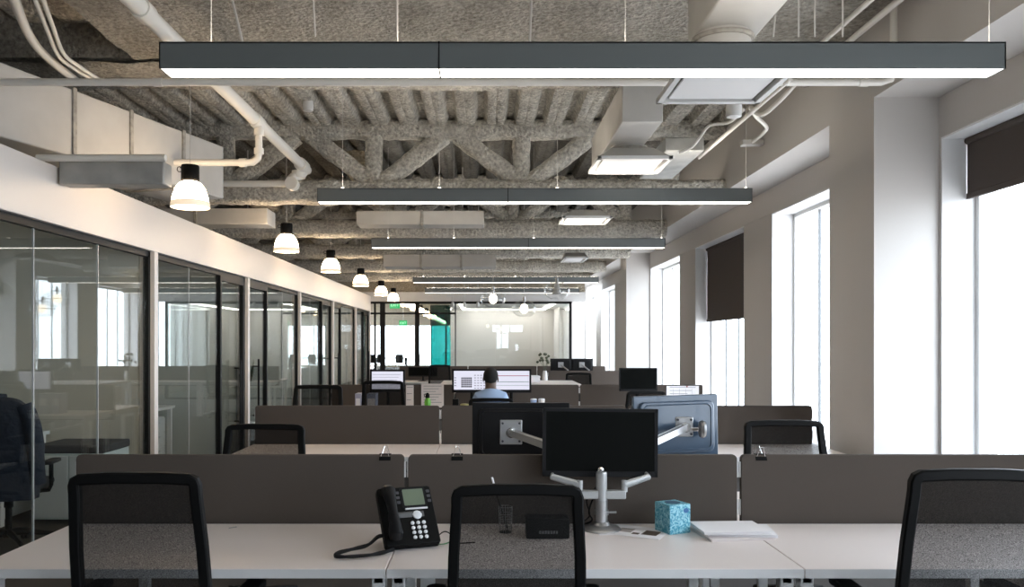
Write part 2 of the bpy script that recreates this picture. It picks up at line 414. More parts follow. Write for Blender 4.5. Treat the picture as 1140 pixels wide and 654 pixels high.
# ------------------------------------------------------------------ glazed office front
ZG = 2.40; ZT = 2.82
posts = [-4.4,-1.35,1.65,4.70,7.75,10.80,13.85,16.90,19.90,22.36]
S(MB().box(XL-.14, XL, YB, YE, ZG, ZT).build('wall_left', 'band', bevel=.004), 'smooth white bulkhead band above the glazed offices', 'wall')
w = MB()
for p in posts: w.box(XL-.14, XL, max(p-.045, YB), min(p+.045, YE), 0, ZG)
S(w.build('trim_1', 'band', bevel=.003), 'white posts between the glazed office bays', 'trim')
S(MB().box(XO, XL-.14, YB, YE, 2.76, ZT).build('ceiling_office', 'beige'), 'low ceiling over the glazed offices', 'ceiling')
doorpos = {4: 'far', 5: 'near', 6: 'far', 7: 'near', 8: 'far'}
wn = 20
BN = ['the office bay far behind the camera','the office bay behind the camera','the office bay beside the camera','the nearest office bay in the photo, with the jacket','the second office bay from the photo edge','the third office bay from the photo edge','the fourth office bay from the photo edge','the fifth office bay from the photo edge','the farthest office bay, by the glass end wall']
for i in range(len(posts)-1):
    a, b = posts[i]+.045, posts[i+1]-.045
    if i > 0:
        S(MB().box(XO, XL-.15, posts[i]-.05, posts[i]+.05, 0, 2.76).build('wall_divider_%d' % i, 'green' if i != 4 else 'beige'), 'dividing wall at the near side of %s' % BN[i], 'wall')
    x0, x1 = XL-.09, XL-.04
    t = thing('window_%d' % (wn+i), 'floor to ceiling glass front of %s' % BN[i], 'window', kind='structure')
    f = MB(); f.box(x0, x1, a, a+.045, 0, ZG); f.box(x0, x1, b-.045, b, 0, ZG); f.box(x0, x1, a, b, ZG-.055, ZG); f.box(x0, x1, a, b, 0, .05)
    f.build('window_frame', 'black', t)
    g0, g1 = a+.045, b-.045
    if doorpos.get(i) == 'far': dr = (g1-.97, g1); g1 -= 1.01
    elif doorpos.get(i) == 'near': dr = (g0, g0+.97); g0 += 1.01
    else: dr = None
    npan = 2 if dr else 3
    for k in range(npan):
        q0 = g0+(g1-g0)*k/npan; q1 = g0+(g1-g0)*(k+1)/npan
        MB().box(x0+.019, x0+.031, q0+.003, q1-.003, .05, ZG-.055).build('pane', 'glassp', t)
        if k: MB().box(x0+.018, x0+.032, q0-.003, q0+.003, .05, ZG-.055).build('joint', mat('silicone', (.75,.76,.75), .3, emit=None), t)
    if dr:
        d0, d1 = dr
        t = thing('door_%d' % i, 'black framed glass door in %s' % BN[i], 'door', kind='structure')
        f = MB()
        f.box(x0-.005, x1+.005, d0, d0+.05, 0, ZG-.055); f.box(x0-.005, x1+.005, d1-.05, d1, 0, ZG-.055)
        f.box(x0-.005, x1+.005, d0+.05, d1-.05, ZG-.115, ZG-.055); f.box(x0-.005, x1+.005, d0+.05, d1-.05, 0, .10)
        f.build('door_frame', 'black', t)
        MB().box(x0+.019, x0+.031, d0+.05, d1-.05, .10, ZG-.115).build('pane', 'glassp', t)
        hy = d1-.16 if doorpos[i] == 'near' else d0+.16
        hy = d0+.62 if doorpos[i] == 'far' else d0+.30
        h = MB(); h.cyl((x1+.06, hy, .45), (x1+.06, hy, 1.32), .014, n=10)
        for z in (.55, 1.22): h.cyl((x0+.03, hy, z), (x1+.06, hy, z), .009, n=8)
        h.build('door_handle', 'black', t)

# ------------------------------------------------------------------ end wall and rooms beyond
S(MB().box(XO, XC, YE+.06, YE+.15, 2.93, 4.3).build('wall_front_upper', 'spray_dark'), 'rough grey plenum wall above the glass end wall', 'wall')
w = MB(); w.box(XO, XC, YE, YE+.15, 2.67, 2.93); w.box(XO, XL-.02, YE, YE+.15, 0, 2.67)
S(w.build('wall_front', 'wall'), 'white wall above the glass end wall', 'wall')
S(MB().box(XC, XE, 26.7, 26.85, 0, 4.3).box(2.44, XC, 26.0, 26.15, 0, 4.3).build('wall_front_corner', 'wall'), 'white wall closing the far right corner', 'wall')
S(MB().box(2.36, XE, YE+.15, 26.85, 3.9, 4.3).build('ceiling_far_corner', 'spray'), 'sprayed ceiling in the far right corner', 'ceiling')
t = thing('window_40', 'black framed glass end wall', 'window', kind='structure')
f = MB()
def vbar(x, wd, z1=2.67): f.box(x-wd/2, x+wd/2, YE-.03, YE+.05, 0, z1)
for px, wd in ((417.5,.05),(426,.14),(464.5,.12)): vbar((px-539)/F*YE, wd)
vbar(2.36, .07)
f.box(XL, 2.39, YE-.03, YE+.05, 2.61, 2.67); f.box(XL, -.80, YE-.03, YE+.05, 2.32, 2.37); f.box(XL, 2.39, YE-.03, YE+.05, 0, .05)
f.box(-.80,-.77,YE-.01,YE+.03,0.05,2.61)
f.build('window_frame', 'black', t)
for x0, x1 in ((XL+.07,-1.95),(-1.78,-.80),(-.77,.3),(.31,1.32),(1.33,2.32)):
    MB().box(x0, x1, YE+.004, YE+.014, .05, 2.61).build('pane', 'glassp', t)
# meeting room
S(MB().box(-.98, 2.5, YF, YF+.1, 0, 2.8).build('wall_meeting_room_back', 'wall'), 'white back wall of the glazed meeting room', 'wall')
S(MB().box(-.98, 2.5, YE+.15, YF+.1, 2.68, 2.8).build('ceiling_meeting_room', 'wall'), 'white ceiling of the meeting room', 'ceiling')
t = thing('window_41', 'glass side of the meeting room towards the lobby', 'window', kind='structure')
MB().box(-.93,-.92,YE+.1,YF,.02,2.68).build('pane','glassp',t)
t = thing('window_42', 'glass side of the meeting room towards the windows', 'window', kind='structure')
MB().box(2.38,2.39,YE+.1,26.0,.02,2.68).build('pane','glassp',t)
S(MB().box(2.38, 2.5, 26.0, YF, 0, 2.68).build('wall_meeting_room_right', 'wall'), 'white end of the meeting room side wall', 'wall')
t = thing('recessed_light', 'thin white light strip in a U on the meeting room ceiling', 'ceiling light', (0,0,2.67))
s = MB(); s.box(-.72,-.64,22.9,27.5,-.03,.005); s.box(-.72,2.02,27.5,27.58,-.03,.005); s.box(1.94,2.02,22.9,27.5,-.03,.005)
s.build('diffuser', emis('meeting_light',(1,.95,.88),11), t)
# lobby beyond
XW = -8.4
w = MB(); w.box(XW-.15, XW, YE+.15, 54, 0, 3.4); w.box(XW, XO, YE, YE+.15, 0, 3.4)
S(w.build('wall_lobby_left', 'wall'), 'white wall on the left of the lobby', 'wall')
S(MB().box(XW, -.9, YE+.15, 54, 3.2, 3.4).build('ceiling_lobby', 'spray_dark'), 'ceiling of the lobby beyond the glass', 'ceiling')
S(MB().box(-.98, -.86, YF+.1, 54, 0, 3.2).build('wall_lobby_right', 'wall'), 'white wall on the right of the lobby', 'wall')
S(MB().box(-.98,-.90,YE+.15,YF+.1,2.68,3.2).build('wall_lobby_header','wall'), 'wall above the meeting room glass', 'wall')
S(MB().box(XW, -.9, 52, 52.2, 2.62, 3.2).box(XW,-.9,52,52.2,0,.12).build('wall_lobby_end', 'beige'), 'header wall over the far lobby windows', 'wall')
t = thing('window_43', 'bright window wall at the far end of the lobby', 'window', kind='structure')
f = MB()
for x in (-8.3,-6.35,-4.4,-2.45,-1.0): f.box(x-.03, x+.03, 52.02, 52.12, .12, 2.62)
f.build('window_frame','white',t); MB().box(XW,-.9,52.06,52.07,.12,2.62).build('pane','glassw',t)
t = thing('window_44', 'teal glass partition standing in the lobby', 'window', kind='structure')
MB().box(-2.33,-1.0,36,36.02,.02,3.2).build('pane','glasst',t)
MB().box(-2.36,-2.32,35.98,36.04,0,3.2).box(-1.68,-1.64,35.98,36.04,0,3.2).build('window_frame','black',t)

def exitsign(x, y, z, label):
    t = thing('exit_sign', label, 'sign', (x, y, z), group='green exit signs beyond the glass')
    MB().box(-.15,.15,-.02,.02,-.10,.10).build('sign_panel', mat('exit_green',(.01,.22,.06),.4,emit=((.02,.55,.16),.7)), t, bevel=.005)
    MB().box(-.02,.02,-.015,.015,.10,3.2-z if y>YE else .2).build('bracket','white',t)
    cu = bpy.data.curves.new('exit_lettering','FONT'); cu.body='EXIT'; cu.size=.12; cu.align_x='CENTER'; cu.align_y='CENTER'; cu.extrude=.002
    tmp = bpy.data.objects.new('tmp', cu); COL.objects.link(tmp); dg = bpy.context.evaluated_depsgraph_get(); me = bpy.data.meshes.new_from_object(tmp.evaluated_get(dg)); bpy.data.objects.remove(tmp)
    me.materials.clear(); me.materials.append(emis('exit_letters',(.6,1,.7),1.2))
    o = bpy.data.objects.new('lettering', me); COL.objects.link(o); o.parent=t; o.location=(0,-.024,0); o.rotation_euler=(PI/2,0,0)
p = atY(439.5,340,24.2); exitsign(p.x,p.y,p.z,'upper of the two green exit signs, nearer the glass end wall')
p = atY(448.8,360,31); exitsign(p.x,p.y,p.z,'lower of the two green exit signs, deeper in the lobby')

# ------------------------------------------------------------------ linear strip lights
LX0, LX1 = -1.404, 2.253; LZ = 2.726; LH = .115; LW = .13
def strip_light(Y, label, segs, cab):
    t = thing('ceiling_light', label, 'ceiling light', (0, Y+LW/2, LZ), group='long suspended strip lights')
    a, b = -LW/2, LW/2
    h = MB(); h.box(LX0, LX1, a, a+.006, 0, LH); h.box(LX0, LX1, b-.006, b, 0, LH); h.box(LX0, LX1, a, b, LH-.006, LH)
    h.box(LX0, LX0+.006, a, b, 0, LH); h.box(LX1-.006, LX1, a, b, 0, LH)
    h.build('housing', 'light_body', t)
    MB().box(LX0+.007, LX1-.007, a+.007, b-.007, .001, .02).build('diffuser', 'light_on', t)
    MB().box(LX0+.03, LX1-.03, a+.02, b-.02, LH+.0005, LH+.002).build('added_uplight_strip', 'added_uplight', t)  # emitter hidden on top of the housing, added to light the ceiling
    for x in segs: MB().box(x-.003, x+.003, a-.002, b+.002, -.001, LH+.002).build('joint', 'black', t)
    for x in cab:
        zt = (3.77 if 2<Y<6.3 else 3.69 if 6.35<Y+.065<7.05 else 3.985)-LZ
        MB().cyl((x,0,LH), (x,0,zt), .0018, n=6).build('cable', 'rod', t)
        MB().cyl((x,0,LH), (x,0,LH+.02), .012, n=8).build('gripper', 'rod', t)
for i, (Y, seg) in enumerate(((3.536,(-.195,)),(6.88,(.40-.2,)),(10.18,(.55,)),(16.1,(.4,)),(19.4,(.4,)))):
    strip_light(Y, ['nearest and longest looking dark grey strip light across the top of the photo',
                    'second dark grey strip light from the front, right below the braced truss',
                    'third dark grey strip light from the front, above the glass globe pendants',
                    'fourth dark grey strip light from the front, upper of the far pair',
                    'farthest dark grey strip light, just before the glass end wall'][i], seg, (-1.2, -.38, .62, 2.22))

# ------------------------------------------------------------------ bell pendants over the corridor
def bell(loc, label):
    t = thing('bell_pendant', label, 'pendant lamp', loc, group='glowing bell pendants in a row above the corridor')
    MB().lathe([(.02,.34),(.066,.335),(.070,.325),(.070,.215),(.062,.205),(.01,.20)], 20).build('lamp_cap', 'plastic', t)
    # glowing inner reflector
    MB().lathe([(.055,.205),(.085,.19),(.115,.15),(.135,.09),(.143,.045),(.139,.045),(.130,.09),(.11,.148),(.08,.185),(.05,.198)], 28, close=False).build('lamp_shade', 'shade_glow', t)
    MB().lathe([(.143,.046),(.150,.035),(.153,.0),(.149,-.002),(.146,.034),(.139,.044)], 28, close=False).build('rim', 'rimglass', t)
    MB().lathe([(.005,.195),(.03,.18),(.042,.15),(.036,.11),(.02,.085),(.003,.08)], 12).build('bulb', 'bulb_on', t)
    MB().tube([(-.07,0,.31),(-.085,0,.325),(-.10,0,.32),(-.105,0,.30),(-.095,0,.285),(-.07,0,.285)], .004, 6).build('hook', 'plastic', t)
    zt = (3.69 if 6.35 < loc[1] < 7.05 else 3.985) if loc[1] < YE else 3.2
    MB().cyl((0,0,.34), (0,0,zt-loc[2]), .0035, n=6).build('cord', 'rod', t)
    MB().cyl((0,0,zt-loc[2]-.03), (0,0,zt-loc[2]), .055, n=16).build('canopy', 'white', t)
    return t
# translucent glowing shade
m = bpy.data.materials.new('glowing_shade'); tt, N, L = nt(m); o_ = N.new('ShaderNodeOutputMaterial'); e = N.new('ShaderNodeEmission')
e.inputs[0].default_value = (1,.74,.48,1); e.inputs[1].default_value = 26; L.new(e.outputs[0], o_.inputs[0]); M['shade_glow'] = m
M['rimglass'] = mat('frosted_rim', (.85,.78,.68), .2, emit=((1,.8,.55),.45))
M['bulb_on'] = emis('bulb_on', (1,.74,.46), 260)
py_ = [6.55, 9.74, 12.55, 15.6, 18.7, 21.2]
nm = ['nearest and largest of the glowing bell pendants over the corridor','second bell pendant along the corridor row','third bell pendant along the corridor row',
      'fourth bell pendant along the corridor row','fifth bell pendant along the corridor row','sixth bell pendant, last before the glass end wall']
b0 = None
for i, Y in enumerate(py_): bell((-2.35, Y, 2.625), nm[i])
far = bell((-2.35, 24.4, 2.625), 'small glowing bell pendant beyond the glass end wall')
far['group'] = 'distant bell pendants beyond the glass end wall'
for i in range(1, 9): dup(far, loc=(-2.35, 24.4+3.05*i, 2.625))

# ------------------------------------------------------------------ glass globe pendants
def globe(px, py, Y, r, lit, label):
    p = atY(px, py, Y); t = thing('globe_pendant', label, 'pendant lamp', p, group='clear glass globe pendants')
    pr = [(r*math.sin(a)*1.0, r*.72*math.cos(a)) for a in [PI*(.06+.80*k/14) for k in range(15)]]
    pr2 = [(x-.004, z*.985) for x, z in reversed(pr)]
    MB().lathe(pr, 28, close=False).build('glass_globe', 'glassc', t)
    top = r*.72
    MB().cyl((0,0,top-.02), (0,0,top+.05), .022, n=12).build('lamp_cap', 'silver', t)
    MB().cyl((0,0,top+.05), (0,0,ZD-p.z), .004, n=6).build('cord', 'rod', t)
    if lit:
        MB().cyl((0,0,.05), (0,0,top), .016, n=10).build('socket', 'silver', t)
        MB().lathe([(.004,.075),(.04,.065),(.062,.02),(.062,-.02),(.04,-.06),(.004,-.075)], 16).build('bulb', 'bulb_soft', t)
    else:
        MB().lathe([(.012,top),(.03,top-.03),(.075,-.06),(.07,-.062),(.02,top-.05)], 16, close=False).build('inner_cone', 'white', t)
    MB().tube([(r*1.0*math.cos(a), r*1.0*math.sin(a), -.0) for a in [2*PI*k/28 for k in range(28)]], .004, 6, closed=True).build('rim', 'silver', t)
M['bulb_soft'] = emis('globe_bulb', (1,.88,.72), 6)
globe(549, 333, 12.4, .19, True, 'left globe pendant of clear glass with a lit round bulb')
globe(583.5, 344, 12.9, .19, True, 'lowest globe pendant, clear glass with a lit bulb, between its two neighbours')
globe(620, 324, 12.6, .20, False, 'right globe pendant of clear glass with an unlit metal cone inside')

# spotlights near end wall
for i, px in enumerate((504, 517, 532)):
    p = atY(px, 339, 21.9); t = thing('spotlight', ['left','middle','right'][i]+' of three small white spotlights before the meeting room', 'spotlight', p, group='small spotlights before the meeting room')
    MB().cyl((0,0,-.07),(0,.02,.05),.045,.035,12).build('lamp_head','white',t); MB().cyl((0,.01,.05),(0,.01,ZD-p.z),.008,n=6).build('stem','white',t)

# ------------------------------------------------------------------ ducts
def duct_box(name, label, c, u, w_, h_, L_, m='duct', seams=(), z0=0, cat='duct', group=None, bevel=.01, hang=True):
    """box duct: c start point at its right lower edge, running along horizontal unit u"""
    ang = math.atan2(u[1], u[0])
    t = thing(name, label, cat, c, ang, group)
    MB().box(0, L_, 0, w_, 0, h_).build('duct_body', m, t, bevel=bevel)
    for s in seams:
        MB().box(s-.02, s+.02, -.014 if w_>0 else w_-.014, w_+.014 if w_>0 else .014, -.014, h_+.014).build('flange', 'seam', t, bevel=.004)
    for s in ((.3, L_-.3) if hang else ()):
        MB().cyl((s, w_/2, h_), (s, w_/2, 3.985-c[2]), .006, n=6).build('hanger', 'rod', t)
    return t
duct_box('air_duct', 'large pale rectangular duct slanting over the offices at upper left', (-3.3-.297*1.3, 5.6-.955*1.3, 2.95), (.297,.955), .62, .51, 3.83, hang=False, seams=(1.94, 2.55, 3.22), group='ceiling ducts')
duct_box('air_duct', 'shallow flat duct behind the nearest bell pendant', (-2.32, 5.93, 2.69), (-1,0), -.16, .17, .76, hang=False, m='ductgrey', group='ceiling ducts')
duct_box('air_duct', 'pale duct crossing behind the second strip light', (-1.75, 11.2, 3.16), (1,0), .4, .19, 1.75, seams=(.9,), group='ceiling ducts')
duct_box('air_duct', 'pale box duct seen between third and fourth strip lights', (-1.75, 14.2, 2.86), (1,0), .5, .22, 1.95, seams=(.65,1.35), group='ceiling ducts')
duct_box('air_duct', 'pale duct over the offices past the nearest truss', (-4.6, 10.2, 3.02), (1,0), .4, .2, 1.9, seams=(1.0,), group='ceiling ducts')
duct_box('air_duct', 'long pale duct above the far desks near the window wall', (.5, 13.2, 3.12), (1,0), .4, .18, 1.6, seams=(.8,), group='ceiling ducts')
# air diffusers with their plenums
def diffuser(x0, x1, yn, yf, z, label, box=None, col=None):
    cx, cy = (x0+x1)/2, (yn+yf)/2; hx, hy = (x1-x0)/2, (yf-yn)/2
    t = thing('air_diffuser', label, 'air diffuser', (cx, cy, z), group='square ceiling air diffusers')
    f = MB(); f.box(-hx,hx,-hy,-hy+.035,0,.03); f.box(-hx,hx,hy-.035,hy,0,.03); f.box(-hx,-hx+.035,-hy,hy,0,.03); f.box(hx-.035,hx,-hy,hy,0,.03)
    f.build('frame', 'white', t, bevel=.004)
    MB().box(-hx+.06, hx-.06, -hy+.06, hy-.06, .012, .022).build('face_plate', 'revealw', t, bevel=.003)
    b = MB(); b.add([(-hx+.02,-hy+.02,.03),(hx-.02,-hy+.02,.03),(hx-.02,hy-.02,.03),(-hx+.02,hy-.02,.03),(-.17,-.17,.12),(.17,-.17,.12),(.17,.17,.12),(-.17,.17,.12)],
                    [(0,1,5,4),(1,2,6,5),(2,3,7,6),(3,0,4,7),(4,5,6,7)])
    b.build('hood', 'duct', t)
    if box:
        bx0, bx1, by0, by1, bz0, bz1 = box
        MB().cyl((0,0,.11), (0,0,bz0-z), .15, n=24).build('neck', 'duct', t)
        MB().lathe([(.165,0),(.17,.012),(.165,.024)], 24, (0,0,bz0-z-.04)).build('collar', 'seam', t)
        MB().box(bx0-cx, bx1-cx, by0-cy, by1-cy, bz0-z, bz1-z).build('plenum_box', 'duct', t, bevel=.008)
    return t
diffuser(1.0, 1.6, 4.17, 4.77, 2.93, 'nearest square air diffuser, white plate below the longest strip light', (1.15, 1.49, 1.5, 4.62, 3.22, 3.55))
diffuser(.90, 1.5, 6.5, 7.1, 3.0, 'square air diffuser under a tall box duct, beside the ceiling braces', (1.01, 1.31, 6.0, 7.7, 3.16, 3.46))
diffuser(.95, 1.55, 9.9, 10.5, 3.05, 'square air diffuser hanging between second and third strip lights')
diffuser(1.38, 1.8, 14.1, 14.9, 3.0, 'farthest square air diffuser, tilted looking white plate past third strip light')
for x, Y, z in ((1.25, 8.3, 3.3),):
    duct_box('air_duct', 'grey metal duct beside the middle air diffuser', (1.55, 7.0, 3.18), (0,1), -.33, .12, 1.2, hang=False, m='ductgrey', group='ceiling ducts')

# ------------------------------------------------------------------ pipes and conduits
def pipe(label, pts, r, m='pipe', name='pipe', rings=(), cat='pipe', smoothn=0, group='painted ceiling pipes'):
    P = bez(pts, smoothn) if smoothn else [Vector(p) for p in pts]
    c = P[0].copy(); t = thing(name, label, cat, c, group=group)
    MB().tube([p-c for p in P], r, 14).build('pipe_run', m, t)
    for q in rings:
        a, b, rr = q; MB().cyl(Vector(a)-c, Vector(b)-c, rr, n=16).build('coupling', m, t)
    return t
zc = 3.26
t = pipe('thin pipe crossing the whole width right below the nearest strip light', [(-3.31,5.4,zc),(2.62,5.4,zc),(2.68,5.4,zc+.02),(2.70,5.4,zc+.07),(2.70,5.4,zc+.5)], .024,
     rings=[((x-.03,5.4,zc),(x+.03,5.4,zc),.029) for x in (-2.15,-.52,.25,2.5)])
for a, b in (((-1.53,0,0), (-1.66,0,.54)), ((.29,0,0),(.31,0,.54))):
    MB().cyl(Vector(a)+Vector((3.31,0,0)), Vector(b)+Vector((3.31,0,0)), .009, n=8).build('hanger', 'rod', t)
pipe('thick pipe running away diagonally at upper left towards the truss', [(-2.0,1.5,3.49),(-2.0,9.25,3.49)], .052,
     rings=[((-2.0,4.75,3.49),(-2.0,4.87,3.49),.062),((-2.0,7.1,3.49),(-2.0,7.3,3.49),.062),((-2.0,8.9,3.49),(-2.0,9.1,3.49),.07)])
pipe('pipe branch dropping then turning left over the offices', [(-1.98,7.2,3.45),(-1.98,7.2,3.22),(-1.99,7.2,3.16),(-2.03,7.2,3.13),(-2.10,7.2,3.125),(-2.72,7.2,3.125)], .03,
     rings=[((-1.98,7.2,3.36),(-1.98,7.2,3.42),.042),((-1.98,7.2,3.20),(-1.98,7.2,3.25),.042),((-2.09,7.2,3.125),(-2.15,7.2,3.125),.04)])
pipe('pipe resting on the shallow flat duct over the offices', [(-2.28,5.865,2.865),(-3.2,5.865,2.865)], .026)
pipe('pipe running left from the truss valve fitting', [(-2.15,8.95,3.28),(-4.6,8.95,3.28)], .034)
pipe('lumpy valve fitting hanging under the near truss end', [(-2.0,9.12,3.46),(-2.03,9.08,3.40),(-2.1,9.0,3.36),(-2.12,8.95,3.30)], .05, rings=[((-2.05,9.05,3.36),(-2.05,9.05,3.44),.075),((-2.1,8.9,3.28),(-2.1,9.02,3.28),.07)], smoothn=4)
def zz(pts, z): return [atZ(px, py, z) for px, py in pts]
pipe('thick curved conduit at the upper left corner', zz([(14,-6),(28,30),(42,53),(62,72),(86,91)], 3.62), .03, smoothn=5, group='bent conduits at upper left')
pipe('left of the two thin conduits bending together at upper left', zz([(37,-6),(52,32),(65,62),(82,76),(108,92)], 3.60), .014, smoothn=5, group='bent conduits at upper left')
pipe('right of the two thin conduits bending together at upper left', zz([(46,-6),(59,30),(71,60),(88,74),(115,92)], 3.60), .014, smoothn=5, group='bent conduits at upper left')
pipe('left of two straight conduits beside the bulkhead at upper right', [(2.42,2.5,3.69),(2.42,6.3,3.69)], .018, group='conduits by the bulkhead')
pipe('right of two straight conduits beside the bulkhead at upper right', [(2.60,2.5,3.69),(2.60,6.3,3.69)], .022, group='conduits by the bulkhead')
pipe('straight conduit running back from the nearest diffuser', [(1.98,5.3,3.25),(1.98,7.55,3.25)], .016, group='conduits by the bulkhead')
pipe('hooked conduit ending at a box on the bulkhead', [atY(892,86,5.6),atY(868,112,5.9),atY(848,128,6.2),atY(836,120,6.3),atY(842,130,6.6),atY(853,141,7.1),atY(850,148,7.6),atY(838,158,8.05)], .017, smoothn=5, group='conduits by the bulkhead')
pipe('thin wavy conduit looping between diffusers', [atY(828,122,5.9),atY(812,136,6.1),atY(790,140,6.2),atY(780,152,6.3),atY(770,164,6.35),atY(756,170,6.4)], .011, smoothn=5, group='conduits by the bulkhead')
p = atY(841,160,8.1); tag(MB().box(p.x-.14,p.x+.07,p.y-.05,p.y+.05,p.z-.02,p.z+.03).build('junction_box','rod',bevel=.005), 'small pale junction bracket on the bulkhead','junction box')
# hanger rods seen above the nearest light
for i, (px, lean) in enumerate(((351,.03),(442,0),(861,-.05),(889,0),(907,.0),(938,0))):
    x = (px-539)/F*4.6; o = MB().cyl((x-lean,4.6,3.82),(x,4.6,3.0 if i>9 else 3.26 ), .005, n=6).build('hanger_rod','rod')
    tag(o, ['thin hanger rod left of centre above the nearest strip light','second thin hanger rod from left above nearest strip light','thick leaning hanger rod right of the nearest diffuser duct',
            'straight hanger rod right of the nearest diffuser duct','short hanger rod before the two bulkhead conduits','last hanger rod before the two bulkhead conduits'][i], 'hanger rod', 'hanger rods')
for i, (px, py, Y) in enumerate(((343,118,8.4),(817,122,5.6))):
    p = atY(px,py,Y); t = thing('smoke_detector', ['small white ceiling sensor left of the ribs behind the top pipe','small white ceiling sensor right, below the nearest diffuser'][i], 'sensor', p)
    MB().lathe([(.02,-.06),(.05,-.05),(.055,0),(.05,.06),(.02,.07)], 16).build('sensor_body','white',t)
    MB().cyl((0,0,.06),(0,0,ZD-p.z),.012,n=8).build('stem','rod',t)

# ------------------------------------------------------------------ desks and dividers
rows = {1:3.72, 2:6.62, 3:9.93, 5:17.9}
XS = [-1.856, -.353, 1.154, 2.655]
DZ = .725
RN = {1:'front bench', 2:'second bench', 3:'third bench', 4:'short bench by the far windows', 5:'last bench before the glass end wall'}
CN = ['left', 'middle', 'right']
def desk(x0, x1, Y, side, label, group):
    """side -1: on the camera's side of the divider"""
    t = thing('desk', label, 'desk', ((x0+x1)/2, Y, 0), 0 if side < 0 else PI, group)
    h = (x1-x0)/2-.002
    MB().box(-h, h, -.77, -.03, DZ-.034, DZ).build('worktop', 'desk', t, bevel=.003)
    MB().box(-h, h, -.7725, -.770, DZ-.033, DZ-.001).build('edge_band', 'deskedge', t)
    for s in (-1, 1):
        g = MB(); x = s*(h-.035)
        g.box(x-.025, x+.025, -.70, -.65, .03, DZ-.034); g.box(x-.025, x+.025, -.72, -.08, 0, .03); g.box(x-.02, x+.02, -.70, -.08, DZ-.075, DZ-.034)
        g.build('leg', 'white', t, bevel=.004)
    MB().box(-h+.06, h-.06, -.12, -.09, DZ-.10, DZ-.04).build('rail', 'white', t)
    return t
def divider(x0, x1, Y, label, group):
    t = thing('desk_divider', label, 'desk divider', ((x0+x1)/2, Y, 0), group=group)
    h = (x1-x0)/2-.009
    MB().slab(rrect(-h, h, DZ-.12, 1.033, .02), -.014, .014).build('divider_panel', 'fabric', t, bevel=.003)
    for s in (-1, 1):
        for z0,z1 in ((.93,1.0),(.76,.83)): MB().box(s*(h-.002), s*(h+.006), -.008, .008, z0, z1).build('connector', 'white', t)
        MB().box(s*(h-.10)-.02, s*(h-.10)+.02, -.012, .012, .02 if False else .0, DZ-.12).build('foot', 'white', t)
for r, Y in rows.items():
    for k in range(3):
        x0, x1 = XS[k], XS[k+1]
        desk(x0, x1, Y, -1, 'white desk at the %s, %s one facing the viewer' % (RN[r], CN[k]), 'white desks')
        desk(x0, x1, Y, 1, 'white desk at the %s, %s one behind the divider' % (RN[r], CN[k]), 'white desks')
        divider(x0, x1, Y, 'taupe fabric divider on the %s, %s panel' % (RN[r], CN[k]), 'taupe desk dividers')
Y4 = 14.95
desk(1.16, 2.655, Y4, -1, 'white desk at the short bench by the far windows, viewer side', 'white desks')
desk(1.16, 2.655, Y4, 1, 'white desk at the short bench by the far windows, far side', 'white desks')
divider(1.16, 2.655, Y4, 'taupe fabric divider on the short bench by the far windows', 'taupe desk dividers')
# counter height white table
t = thing('high_table', 'white counter height table below the globe pendants', 'table', (.4, 12.55, 0))
MB().box(-1.05, 1.02, -.62, .65, .90, .935).build('table_top', 'desk', t, bevel=.004)
for sx in (-.95, .92):
    for sy in (-.52, .55): MB().box(sx-.025, sx+.025, sy-.025, sy+.025, 0, .90).build('leg', 'white', t, bevel=.003)
t = thing('storage_box', 'white box standing on the counter height table', 'box', (.72, 12.75, .935), .05)
MB().box(-.13,.13,-.16,.16,0,.09).build('box_body','paper',t,bevel=.003); MB().box(-.135,.135,-.165,.165,.07,.095).build('lid','paper',t,bevel=.003)

